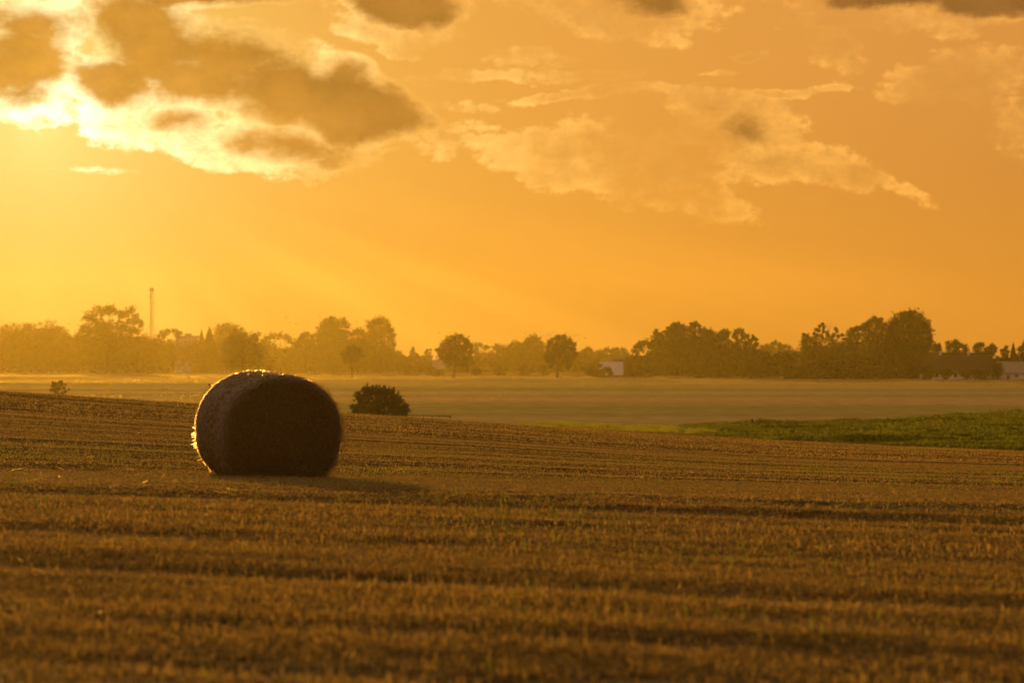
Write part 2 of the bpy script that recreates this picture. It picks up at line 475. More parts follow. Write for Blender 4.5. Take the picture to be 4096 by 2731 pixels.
def conifer(name, label, D, bx, ytop, w, ybase=None, group=None, seed=0, leaf=.5, base=None):
    rng = np.random.default_rng(seed + 500)
    X0 = at(bx, D); z0 = VALLEY - .1
    H = zat(ytop, D) - z0; R = w*.8/F*D
    root = empty(name, (X0, D, z0), label, 'tree', group)
    n = int(3500 + 90*H*R)
    t = rng.random(n)**1.3*.97 + .03
    tier = .72 + .28*np.abs(((t*11) % 1)*2 - 1)
    r = R*(1 - t)**.9*tier*rng.uniform(.1, 1, n)**.5
    a = rng.uniform(0, 6.283, n)
    C = np.stack([r*np.cos(a), r*np.sin(a), t*H - r*.22 + .5], -1)
    V, Q = leaf_quads(C, leaf*rng.uniform(.4, .8, n)*(1.1 - .6*t), rng)
    link_mesh('crown', np_mesh('crown', V, Q), M['needle'], root)
    mb = MB(); mb.tube([(0,0,-.2), (0,0,H*.6), (.05,0,H*.995)], [.3, .16, .03], 7)
    for k in range(36):
        tt = .1 + .85*k/36; an = k*2.4; rr = R*(1-tt)**.85*.8
        mb.tube([(0,0,tt*H), (rr*math.cos(an), rr*math.sin(an), tt*H - rr*.25)], [.06, .02], 4)
    mb.build('trunk', M['bark'], root, True)
    return root

GA, GB, GC = 'trees along the hazy skyline left of the lone trees', 'trees of the wood right of the barn', 'trees behind the farmhouses at right'
SPEC = [
 # name, label, D, base x, blobs, options
 ('broadleaf_tree', 'hazy broad tree cut off by the left edge of the photo', 1470, 10, [(-40,1330,50),(20,1345,46),(60,1352,40),(0,1400,60)], dict(group=GA)),
 ('broadleaf_tree', 'small peaked tree, first bump on the skyline from the left edge', 1440, 112, [(113,1312,20),(92,1336,30),(132,1340,34),(110,1385,55),(110,1430,55)], dict(group=GA)),
 ('broadleaf_tree', 'wide low dome of foliage just left of the tallest open oak', 1420, 205, [(205,1325,30),(165,1340,36),(243,1342,34),(200,1362,52),(275,1372,34),(200,1410,66),(250,1420,55)], dict(group=GA)),
 ('oak_tree', 'tall open oak with sunlit gaps left of the lattice mast', 1330, 425, [(395,1242,24),(368,1272,27),(425,1240,17),(452,1246,22),(436,1240,15),(484,1262,15),(519,1240,17),(500,1253,18),(478,1252,12),(543,1266,15),(556,1284,11),(532,1288,13),(510,1285,15),(560,1302,11),(566,1290,8),(480,1303,26),(395,1302,34),(430,1310,30),(388,1338,52),(440,1345,50),(505,1320,20),(528,1318,14),(492,1355,26),(520,1352,16),(548,1325,12),(535,1372,16),(550,1352,8),(345,1340,30),(331,1314,17),(318,1362,36),(420,1400,70),(360,1420,60),(490,1410,55)], dict(gap=.2, trunk=.6, leaf=.42, rag=.36)),
 ('broadleaf_tree', 'low rounded tree between the open oak and the lattice mast', 1420, 570, [(573,1358,20),(548,1370,22),(594,1370,20),(570,1405,45),(620,1400,40)], dict(group=GA)),
 ('broadleaf_tree', 'flat topped tree with airy gaps right of the lattice mast', 1420, 668, [(648,1335,11),(668,1327,12),(690,1326,11),(708,1328,9),(722,1333,6),(632,1346,11),(655,1345,9),(618,1360,10),(640,1370,22),(705,1342,8),(680,1388,32),(640,1410,45),(700,1420,45)], dict(gap=.3, trunk=.3)),
 ('broadleaf_tree', 'low bushy tree in front of the pale flat roofed building', 1400, 770, [(780,1385,20),(752,1398,24),(805,1390,26),(775,1425,45),(735,1415,35)], dict(group=GA)),
 ('broadleaf_tree', 'faint distant tree behind the spruces, palest on the skyline', 1400, 905, [(905,1312,22),(876,1325,22),(930,1318,20),(945,1335,20),(900,1350,42),(880,1390,50),(935,1390,45)], dict(gap=.15)),
 ('maple_tree', 'large round crowned tree in haze directly above the hay bale', 1000, 972, [(968,1346,24),(930,1358,28),(1008,1358,28),(945,1385,42),(1000,1390,42),(1032,1392,25),(908,1395,26),(970,1415,40),(922,1432,27),(1018,1432,27),(1042,1420,15),(898,1440,16),(938,1456,16),(1030,1452,16),(910,1460,10)], dict(gap=.12, trunk=.55)),
 ('broadleaf_tree', 'arching tree with bright gaps under its canopy right of the round crown', 1470, 1110, [(1072,1354,16),(1095,1346,15),(1120,1344,14),(1145,1349,13),(1162,1362,12),(1176,1376,9),(1060,1372,20),(1075,1395,25),(1100,1412,30),(1185,1388,10),(1150,1418,30),(1130,1445,40)], dict(gap=.25, trunk=.35)),
 ('broadleaf_tree', 'small tree with two leafy knobs left of the twin peaked clump', 1420, 1225, [(1218,1340,13),(1230,1335,8),(1249,1345,11),(1203,1356,14),(1228,1362,20),(1250,1368,14),(1192,1372,16),(1225,1395,34),(1190,1410,35),(1215,1440,45)], dict(gap=.15)),
 ('broadleaf_tree', 'bushy tree with twin pointed tops left of the tallest centre tree', 1440, 1335, [(1325,1284,15),(1326,1272,6),(1304,1296,22),(1350,1292,18),(1376,1284,10),(1377,1275,5),(1384,1302,14),(1330,1322,40),(1290,1328,24),(1292,1305,10),(1376,1338,24),(1278,1350,20),(1340,1372,52),(1290,1382,38),(1385,1390,42),(1330,1430,60)], dict(gap=.13, trunk=.5)),
 ('broadleaf_tree', 'low shoulder of foliage joining the two tall centre trees', 1430, 1430, [(1418,1330,12),(1436,1326,14),(1450,1332,12),(1405,1336,9),(1430,1362,36),(1430,1410,50)], dict(group=GA)),
 ('broadleaf_tree', 'tallest tree in the centre with a ragged sunlit right edge', 1420, 1520, [(1520,1283,19),(1503,1290,16),(1536,1287,16),(1483,1302,20),(1553,1306,17),(1508,1325,38),(1543,1330,22),(1566,1325,12),(1572,1345,12),(1560,1358,11),(1570,1372,12),(1568,1390,13),(1563,1405,14),(1520,1378,45),(1478,1350,32),(1500,1432,55),(1545,1420,28),(1465,1400,40)], dict(gap=.15, trunk=.55, rag=.4)),
 ('sapling_tree', 'slender young tree with a bare stem just right of the bale top', 965, 1408, [(1412,1398,16),(1396,1404,15),(1430,1406,15),(1410,1418,24),(1376,1418,9),(1385,1424,12),(1442,1422,10),(1392,1438,12),(1426,1438,11),(1380,1441,7)], dict(gap=.0, trunk=.24, leaf=.36, dens=1.3, mat='leaf_dark')),
 ('shrubby_tree', 'low ragged tree at the right foot of the tallest centre tree', 1400, 1596, [(1592,1412,12),(1600,1422,12),(1588,1436,18),(1600,1452,24)], dict(gap=.3, trunk=.2)),
 ('poplar_tree', 'thin pointed poplar in the sky gap left of the first lone tree', 1470, 1650, [(1652,1392,4),(1651,1401,6),(1649,1411,8),(1648,1421,8),(1648,1432,8),(1649,1444,9)], dict(gap=.1, trunk=.15, leaf=.4)),
 ('sparse_tree', 'wispy sparse tree beside the utility pole in the sky gap', 1470, 1712, [(1708,1402,5),(1722,1400,4),(1704,1412,6),(1718,1414,6),(1712,1424,8),(1700,1428,8),(1724,1428,7)], dict(gap=.4, trunk=.12, leaf=.4)),
 ('lone_tree', 'dark lone tree with a bell shaped crown, left of the lone pair', 960, 1816, [(1836,1349,12),(1818,1351,12),(1848,1354,13),(1800,1362,15),(1862,1362,13),(1782,1376,16),(1868,1374,12),(1815,1382,34),(1850,1388,26),(1880,1385,11),(1768,1397,16),(1750,1401,8),(1800,1412,34),(1845,1415,32),(1882,1408,13),(1764,1424,16),(1880,1432,12),(1786,1440,18),(1825,1440,20),(1862,1446,17),(1892,1453,8),(1800,1458,10),(1868,1466,9),(1848,1462,9),(1868,1480,6)], dict(gap=.15, trunk=.42, leaf=.36, rag=.34, mat='leaf_dark')),
 ('broadleaf_tree', 'row of airy back trees with glowing gaps right of the bell crowned tree', 1470, 1925, [(1906,1382,11),(1922,1380,9),(1940,1390,9),(1952,1390,7),(1900,1398,12),(1915,1430,30),(1960,1435,30),(1905,1415,14)], dict(gap=.3, trunk=.25)),
 ('broadleaf_tree', 'small open topped tree rising left of the long foliage slope', 1480, 1988, [(1985,1384,10),(1998,1386,8),(1975,1394,9),(1990,1402,10),(1985,1425,24)], dict(gap=.3, trunk=.2)),
 ('broadleaf_tree', 'smooth slope of foliage climbing to the second lone tree', 1400, 2050, [(2015,1398,14),(2045,1386,15),(2068,1383,15),(2088,1390,20),(2040,1412,34),(2075,1430,50),(2010,1430,32)], dict(group=GA, gap=.05)),
 ('broadleaf_tree', 'domed tree directly behind and left of the second lone tree', 1440, 2135, [(2133,1352,14),(2118,1360,13),(2148,1358,13),(2160,1374,12),(2105,1374,14),(2170,1386,9),(2132,1382,28),(2150,1410,30),(2115,1418,45)], dict(gap=.15, trunk=.4)),
 ('lone_tree', 'dark lone tree with a tall leaning trunk, right of the lone pair', 960, 2230, [(2240,1350,12),(2222,1354,11),(2257,1345,6),(2256,1356,12),(2280,1364,13),(2205,1362,9),(2200,1376,13),(2238,1374,24),(2272,1378,18),(2296,1378,9),(2192,1390,9),(2225,1392,24),(2262,1398,24),(2296,1396,10),(2195,1408,14),(2228,1410,22),(2286,1410,18),(2308,1416,8),(2190,1428,14),(2215,1424,18),(2260,1424,22),(2294,1430,12),(2192,1446,9),(2210,1450,9),(2268,1446,16),(2278,1460,10),(2204,1464,6),(2272,1472,7)], dict(gap=.15, trunk=.42, leaf=.36, rag=.34, mat='leaf_dark')),
 ('broadleaf_tree', 'small knobbed distant tree right of the leaning lone tree', 1500, 2350, [(2352,1397,10),(2340,1404,11),(2362,1404,10),(2330,1414,12),(2350,1425,28),(2368,1420,9)], dict(group=GA)),
 ('broadleaf_tree', 'thin leafed low tree above the left corner of the pale barn roof', 1470, 2405, [(2396,1410,8),(2410,1405,8),(2425,1402,9),(2390,1425,16),(2415,1430,28)], dict(gap=.25)),
 ('broadleaf_tree', 'twin topped low tree above the ridge of the pale barn roof', 1440, 2475, [(2442,1405,9),(2455,1402,9),(2470,1399,8),(2488,1399,7),(2498,1408,10),(2465,1425,30),(2495,1430,26)], dict(gap=.08)),
 ('broadleaf_tree', 'tree with bright holes under its crown above the dark farmhouse', 1040, 2595, [(2558,1378,12),(2575,1372,11),(2597,1374,12),(2620,1370,12),(2640,1366,11),(2542,1390,11),(2562,1390,12),(2600,1386,12),(2632,1384,12),(2536,1404,9),(2550,1410,8),(2650,1390,14),(2655,1410,16)], dict(gap=.22, trunk=.3)),
 ('broadleaf_tree', 'first tree at the left end of the dark wood, with a small spike', 990, 2640, [(2625,1333,9),(2624,1322,5),(2642,1342,11),(2622,1352,14),(2645,1368,30),(2640,1405,48),(2645,1450,50)], dict(group=GB, gap=.12)),
 ('birch_tree', 'feathery topped tree with open twigs in the dark wood', 970, 2695, [(2688,1303,7),(2700,1297,7),(2712,1292,6),(2676,1316,8),(2690,1316,10),(2705,1312,8),(2665,1330,10),(2690,1340,26),(2690,1385,48),(2690,1435,52)], dict(group=GB, gap=.25, leaf=.42)),
 ('broadleaf_tree', 'smooth rounded tree between the two feathery tops of the wood', 980, 2730, [(2728,1308,12),(2718,1318,14),(2738,1318,11),(2726,1345,26),(2732,1385,45),(2732,1435,50)], dict(group=GB, gap=.04)),
 ('birch_tree', 'highest feathery tree in the dark wood, with two narrow tops', 970, 2778, [(2768,1296,7),(2783,1294,7),(2764,1308,8),(2778,1308,9),(2797,1303,7),(2758,1325,9),(2776,1328,12),(2798,1322,9),(2772,1352,22),(2780,1390,46),(2780,1440,52)], dict(group=GB, gap=.22, leaf=.42)),
 ('broadleaf_tree', 'broad sloping tree right of the feathery tops of the wood', 985, 2835, [(2815,1325,13),(2832,1330,14),(2850,1334,12),(2812,1350,22),(2845,1362,26),(2825,1395,46),(2840,1440,52)], dict(group=GB, gap=.1)),
 ('broadleaf_tree', 'short bristly tree left of the lacy tree ending the wood', 985, 2895, [(2888,1332,10),(2903,1325,9),(2912,1336,8),(2876,1344,12),(2898,1350,14),(2895,1378,32),(2890,1425,52)], dict(group=GB, gap=.15)),
 ('broadleaf_tree', 'lacy crowned tree with sky holes at the right end of the wood', 980, 2965, [(2955,1326,12),(2938,1334,10),(2968,1332,10),(2944,1350,10),(2972,1350,9),(2992,1346,8),(3012,1350,8),(3024,1360,7),(2955,1366,10),(3004,1364,9),(2984,1372,12),(3026,1378,9),(2945,1385,22),(3008,1392,20),(2975,1405,26),(2960,1440,48),(3020,1440,40)], dict(gap=.2, trunk=.4, rag=.36)),
 ('broadleaf_tree', 'pale low tree in the dip right of the lacy crowned tree', 1420, 3075, [(3072,1385,10),(3090,1378,9),(3056,1398,16),(3050,1388,7),(3085,1402,20),(3070,1435,42)], dict(gap=.2)),
 ('broadleaf_tree', 'low tree with a feathery crest before the tall right hand wood', 1400, 3125, [(3102,1370,8),(3118,1380,9),(3138,1386,9),(3155,1390,9),(3120,1400,20),(3160,1408,20),(3130,1438,42),(3180,1430,30)], dict(gap=.2)),
 ('broadleaf_tree', 'yellowish leafy tree at the left edge of the right hand wood', 945, 3228, [(3216,1340,6),(3228,1348,11),(3214,1362,12),(3240,1358,12),(3222,1385,22),(3225,1420,32),(3230,1460,40)], dict(gap=.18, mat='leaf_gold')),
 ('sparse_tree', 'see-through wispy tree top standing above the right hand wood', 940, 3285, [(3290,1296,5),(3282,1305,6),(3296,1310,6),(3264,1318,6),(3275,1322,7),(3290,1326,6),(3258,1334,6),(3270,1342,7),(3288,1346,7),(3262,1350,6),(3275,1385,36),(3280,1430,50),(3280,1470,40)], dict(gap=.3, leaf=.38, trunk=.25)),
 ('bare_tree', 'half dead tree with bare twigs beside the wispy tree top', 940, 3318, [(3305,1330,5),(3312,1342,7),(3341,1316,6),(3345,1326,5),(3335,1338,5),(3352,1346,6),(3368,1340,5),(3325,1352,8),(3330,1388,30),(3345,1425,45),(3340,1470,40)], dict(gap=.3, leaf=.38, trunk=.25, bare=[[(3316,1360),(3314,1320),(3311,1282)],[(3315,1330),(3322,1305),(3325,1288)],[(3314,1325),(3304,1300),(3298,1290)],[(3330,1360),(3338,1335),(3345,1308)],[(3345,1365),(3360,1345),(3370,1332)]])),
 ('broadleaf_tree', 'dark bushy tree left of the giant smooth domed tree', 965, 3420, [(3412,1322,11),(3428,1318,11),(3442,1312,9),(3400,1336,14),(3425,1342,20),(3395,1358,18),(3410,1385,40),(3400,1430,50),(3410,1470,40)], dict(gap=.1)),
 ('broadleaf_tree', 'tall rounded tree with small light holes left of the giant dome', 980, 3495, [(3500,1282,15),(3480,1290,14),(3520,1288,14),(3458,1302,12),(3470,1312,20),(3505,1308,18),(3530,1310,16),(3450,1318,9),(3480,1345,32),(3525,1345,24),(3490,1395,55),(3500,1445,55)], dict(gap=.13)),
 ('chestnut_tree', 'giant smooth domed tree, biggest and darkest mass at right', 985, 3640, [(3635,1258,17),(3612,1268,22),(3655,1266,22),(3590,1285,25),(3680,1286,27),(3700,1312,24),(3560,1310,25),(3575,1330,38),(3640,1315,58),(3710,1342,19),(3715,1366,17),(3705,1388,20),(3650,1375,66),(3575,1385,60),(3700,1420,24),(3640,1435,62)], dict(gap=.02, dens=1.3, trunk=.8, leaf=.45, mat='leaf_dark', rag=.34)),
 ('broadleaf_tree', 'small tree between the giant dome and the thatched roof', 985, 3745, [(3742,1382,9),(3755,1380,8),(3735,1394,9),(3752,1396,10),(3745,1420,22)], dict(group=GC, gap=.25)),
 ('broadleaf_tree', 'widest of the trees peeking over the thatched roof', 985, 3822, [(3818,1366,8),(3808,1378,10),(3828,1376,11),(3790,1372,7),(3842,1382,9),(3795,1390,13),(3860,1390,9),(3825,1398,20),(3862,1404,14),(3820,1425,30)], dict(gap=.15)),
 ('broadleaf_tree', 'windswept tree above the right half of the thatched roof', 985, 3918, [(3912,1378,9),(3930,1380,8),(3900,1390,9),(3918,1392,9),(3905,1405,10),(3925,1425,26)], dict(group=GC, gap=.25)),
 ('broadleaf_tree', 'rounded tree above the right end of the thatched roof', 985, 3962, [(3968,1386,9),(3958,1394,10),(3978,1396,10),(3945,1396,7),(3970,1410,13),(3955,1425,20)], dict(group=GC, gap=.2)),
 ('sparse_tree', 'thin light filled tree above the gap between the two houses', 985, 4022, [(4026,1390,6),(4018,1400,7),(4006,1402,5),(4030,1406,6),(4012,1418,8),(4028,1425,9),(4015,1440,14)], dict(gap=.3, trunk=.18)),
 ('broadleaf_tree', 'dark tree above the white house at the right photo edge', 985, 4105, [(4096,1382,10),(4112,1376,14),(4084,1398,10),(4105,1405,22),(4085,1430,18),(4125,1400,24),(4110,1435,30)], dict(gap=.06, mat='leaf_dark')),
 # single shrubs of the middle ground
 ('shrub', 'low dark shrub before the open end of the wood', 925, 2912, [(2905,1494,9),(2916,1492,10),(2922,1500,9),(2908,1503,10)], dict(trunk=.1, leaf=.4)),
 ('shrub', 'large dark shrub with a raised crest, left of the right hand wood', 925, 3003, [(3003,1456,12),(3015,1460,11),(2992,1474,15),(3022,1476,16),(2978,1488,16),(3040,1488,16),(3005,1488,24)], dict(trunk=.2, mat='leaf_dark', gap=.03)),
 ('shrub', 'long low shrub with a gold lit top beside the large dark shrub', 930, 3090, [(3070,1487,11),(3085,1481,11),(3105,1482,11),(3122,1486,10),(3078,1498,14),(3108,1498,14)], dict(trunk=.12, mat='leaf_gold', gap=.05)),
 ('shrub', 'spreading dark bush covering the lower left of the pale barn roof', 985, 2405, [(2395,1463,10),(2372,1475,15),(2352,1488,14),(2415,1480,11),(2402,1492,18),(2432,1482,11),(2440,1494,10),(2375,1496,16)], dict(trunk=.15, gap=.03)),
 ('shrub', 'round dark bush between the thatched house and the white house', 876, 3990, [(3990,1462,13),(3982,1474,17),(3996,1482,16),(3985,1496,18)], dict(trunk=.15, mat='leaf_dark', gap=.0)),
 ('shrub', 'dark bush against the left end of the thatched house', 872, 3700, [(3700,1470,13),(3712,1484,15),(3690,1488,18),(3722,1500,14),(3705,1502,16)], dict(trunk=.15, mat='leaf_dark', gap=.0)),
 ('shrub', 'dark bush between the two pale patches of thatched house wall', 872, 3782, [(3772,1494,10),(3785,1490,12),(3796,1495,10),(3782,1505,14)], dict(trunk=.12, mat='leaf_dark', gap=.0)),
 ('shrub', 'long dark hedge bush before the right half of the thatched house', 872, 3900, [(3850,1494,10),(3868,1492,12),(3888,1490,12),(3908,1490,12),(3928,1492,12),(3948,1495,11),(3870,1505,13),(3905,1505,13),(3940,1506,12)], dict(trunk=.12, mat='leaf_dark', gap=.0)),
]
for i, (nm, lb, D, bx, bl, op) in enumerate(SPEC):
    op = dict(op)
    plant(nm, lb, 'shrub' if nm == 'shrub' else 'tree', D, bx, bl, seed=i, **op)

GS = 'clipped round shrubs in the hazy meadow'
for i, (x, w, lb) in enumerate([(1641, 18, 'round meadow shrub nearest the tallest centre tree'), (1726, 19, 'round meadow shrub below the utility pole'), (1905, 18, 'round meadow shrub just right of the bell crowned lone tree'), (2000, 22, 'broad round meadow shrub midway between the two lone trees'), (2096, 22, 'round meadow shrub under the long foliage slope'), (2178, 18, 'round meadow shrub left of the leaning lone tree')]):
    plant('round_shrub', lb, 'shrub', 1130, x, [(x, 1478, w*.8), (x - 3, 1487, w*.85), (x + 3, 1488, w*.85)], seed=80 + i, leaf=.4, trunk=.12, gap=0, group=GS, limbs=False)

GK = 'spruces before the giant domed tree'
conifer('spruce_tree', 'tallest dark spruce standing before the giant domed tree', 930, 3588, 1318, 66, group=GK, seed=1)
conifer('spruce_tree', 'middle spruce, slightly lower, left of the tallest dark spruce', 932, 3548, 1335, 50, group=GK, seed=2)
conifer('spruce_tree', 'shortest spruce at the left of the spruce group', 934, 3512, 1350, 46, group=GK, seed=3)
conifer('spruce_tree', 'pointed spruce above the roof of the white house', 985, 4053, 1374, 44, seed=4)
conifer('spruce_tree', 'pointed hazy spruce right of the flat roofed building', 1380, 838, 1310, 90, seed=5, leaf=.6)
conifer('spruce_tree', 'smaller hazy spruce touching the pale flat roofed building', 1385, 806, 1322, 60, seed=6, leaf=.6)

def undergrowth(name, label, D, thick, prof, dens, leaf, mat, seed):
    rng = np.random.default_rng(seed)
    px = [p[0] for p in prof]; py = [p[1] for p in prof]
    x0, x1 = px[0], px[-1]
    n = int((x1 - x0)*dens)
    x = rng.uniform(x0, x1, n); d = D + rng.uniform(-thick, thick, n)
    top = np.interp(x, px, py) + 22*vnoise(x*.03, x*0, seed) + 14*vnoise(x*.11, x*0, seed + 1)
    ztop = (HY - top)/F*d
    z = VALLEY + (ztop - VALLEY)*rng.random(n)**.8
    C = np.stack([at(x, d), d, z], -1)
    V, Q = leaf_quads(C, leaf*rng.uniform(.6, 1.3, n), rng)
    o = link_mesh(name, np_mesh(name, V, Q), M[mat])
    tag(o, label, 'undergrowth', kind='stuff')
undergrowth('undergrowth', 'hazy mass of bushes filling the foot of the left skyline trees', 1460, 14,
    [(-900,1460),(-700,1390),(-350,1345),(300,1345),(560,1372),(700,1388),(850,1375),(1050,1385),(1200,1398),(1400,1370),(1550,1400),(1600,1424),(1750,1428),(1900,1430),(2050,1415),(2300,1425),(2560,1428)], 45, .8, 'leaf', 61)
undergrowth('undergrowth', 'dark mass of bushes filling the foot of the right hand woods', 1030, 10,
    [(2500,1440),(2620,1415),(2660,1385),(3000,1395),(3060,1412),(3180,1415),(3250,1390),(3500,1375),(3700,1400),(3780,1440),(4400,1430),(4900,1400),(5100,1470)], 50, .7, 'leaf_dark', 62)
undergrowth('undergrowth', 'low dark bushes along the field edge at right', 905, 5,
    [(3140,1500),(3190,1475),(3250,1450),(3400,1430),(3520,1420),(3650,1440),(3700,1470),(3715,1500)], 50, .6, 'leaf_dark', 63)

# valley bush and sapling close behind the near crest
plant('valley_bush', 'dark leafy bush just beyond the stubble crest right of the bale', 'bush', 178, 1515,
      [(1445,1590,24),(1472,1570,22),(1500,1566,20),(1530,1568,22),(1556,1570,18),(1580,1588,22),(1595,1608,20),(1470,1610,40),(1530,1605,45),(1575,1630,32),(1620,1634,15),(1616,1648,20),(1430,1632,20),(1415,1626,8),(1450,1655,40),(1520,1660,45),(1590,1665,40)],
      leaf=.11, dens=1.0, gap=.05, mat='leaf_dark', trunk=.07, base=float(ground_z(at(1515,178),178)) - .05, seed=91, rag=.36,
      bare=[[(1475,1600),(1473,1560),(1470,1543)],[(1490,1600),(1494,1560),(1497,1546)],[(1535,1600),(1536,1560),(1533,1544)],[(1560,1600),(1578,1570),(1586,1553)],[(1600,1640),(1625,1615),(1628,1606)],[(1440,1640),(1410,1622),(1395,1618)]])
D_ = 480
plant('sapling', 'hazy fan shaped sapling behind the crest near the left edge', 'sapling', D_, 228,
      [(212,1530,5),(210,1542,8),(225,1536,8),(236,1530,6),(247,1526,5),(244,1538,8),(218,1556,12),(235,1556,13),(255,1552,7),(262,1538,5),(205,1560,9),(262,1565,6),(274,1557,5),(228,1575,14),(250,1575,9)],
      leaf=.17, dens=.9, gap=.1, fat=.85, mat='leaf', trunk=.07, base=float(ground_z(at(228,D_),D_)) - .05, seed=92)
plant('sapling', 'thin dark twiggy sapling half hidden at the left shoulder of the bale', 'sapling', 160, 850,
      [(838,1538,3),(845,1552,4),(852,1560,5),(830,1566,3),(843,1572,4),(818,1574,3),(850,1590,8)],
      leaf=.06, gap=.3, mat='leaf', trunk=.03, base=float(ground_z(at(850,160),160)) - .05, seed=93,
      bare=[[(850,1600),(842,1555),(832,1530)],[(850,1610),(832,1580),(812,1567)],[(848,1590),(838,1562),(826,1548)]])

# ------------------------------------------------------------------ hay bale
def straw_material(name, c0, c1, swirl):
    m, nt = new_mat(name); L = nt.links
    out = N(nt, 'ShaderNodeOutputMaterial'); p = N(nt, 'ShaderNodeBsdfPrincipled')
    p.inputs['Roughness'].default_value = .75; p.inputs['Specular IOR Level'].default_value = .25
    tc = N(nt, 'ShaderNodeTexCoord'); sx = N(nt, 'ShaderNodeSeparateXYZ'); L.new(tc.outputs['Object'], sx.inputs[0])
    # cylinder coordinates round the roll axis (object Y): angle and radius
    zc = N(nt, 'ShaderNodeMath', operation='SUBTRACT'); zc.inputs[1].default_value = .64; L.new(sx.outputs['Z'], zc.inputs[0])
    an = N(nt, 'ShaderNodeMath', operation='ARCTAN2'); L.new(zc.outputs[0], an.inputs[0]); L.new(sx.outputs['X'], an.inputs[1])
    x2 = N(nt, 'ShaderNodeMath', operation='MULTIPLY'); L.new(sx.outputs['X'], x2.inputs[0]); L.new(sx.outputs['X'], x2.inputs[1])
    z2 = N(nt, 'ShaderNodeMath', operation='MULTIPLY_ADD'); L.new(zc.outputs[0], z2.inputs[0]); L.new(zc.outputs[0], z2.inputs[1]); L.new(x2.outputs[0], z2.inputs[2])
    r = N(nt, 'ShaderNodeMath', operation='SQRT'); L.new(z2.outputs[0], r.inputs[0])
    cb = N(nt, 'ShaderNodeCombineXYZ')
    if swirl:
        L.new(an.outputs[0], cb.inputs[0]); rm = N(nt, 'ShaderNodeMath', operation='MULTIPLY'); rm.inputs[1].default_value = 14; L.new(r.outputs[0], rm.inputs[0]); L.new(rm.outputs[0], cb.inputs[1])
        scale = 5.0
    else:
        L.new(an.outputs[0], cb.inputs[0]); rm = N(nt, 'ShaderNodeMath', operation='MULTIPLY'); rm.inputs[1].default_value = 16; L.new(sx.outputs['Y'], rm.inputs[0]); L.new(rm.outputs[0], cb.inputs[1])
        scale = 1.6
    n1 = N(nt, 'ShaderNodeTexNoise'); n1.inputs['Scale'].default_value = scale; n1.inputs['Detail'].default_value = 7; n1.inputs['Roughness'].default_value = .65
    L.new(cb.outputs[0], n1.inputs['Vector'])
    n2 = N(nt, 'ShaderNodeTexNoise'); n2.inputs['Scale'].default_value = 22; n2.inputs['Detail'].default_value = 6; n2.inputs['Distortion'].default_value = 1.5
    L.new(tc.outputs['Object'], n2.inputs['Vector'])
    mx = N(nt, 'ShaderNodeMath', operation='MULTIPLY_ADD'); mx.inputs[1].default_value = .45; L.new(n2.outputs['Fac'], mx.inputs[0])
    h = N(nt, 'ShaderNodeMath', operation='MULTIPLY'); h.inputs[1].default_value = .55; L.new(n1.outputs['Fac'], h.inputs[0]); L.new(h.outputs[0], mx.inputs[2])
    cr = N(nt, 'ShaderNodeValToRGB'); e = cr.color_ramp.elements
    e[0].position = .36; e[0].color = (*c0, 1); e[1].position = .64; e[1].color = (*c1, 1)
    L.new(mx.outputs[0], cr.inputs['Fac']); L.new(cr.outputs['Color'], p.inputs['Base Color'])
    b = N(nt, 'ShaderNodeBump'); b.inputs['Strength'].default_value = .9; b.inputs['Distance'].default_value = .03
    L.new(mx.outputs[0], b.inputs['Height']); L.new(b.outputs[0], p.inputs['Normal'])
    L.new(p.outputs[0], out.inputs[0])
    return m
M['bale_side'] = straw_material('bale_wrapped_side', (.13,.098,.07), (.43,.345,.26), False)
M['bale_face'] = straw_material('bale_cut_face', (.15,.105,.032), (.44,.31,.10), True)

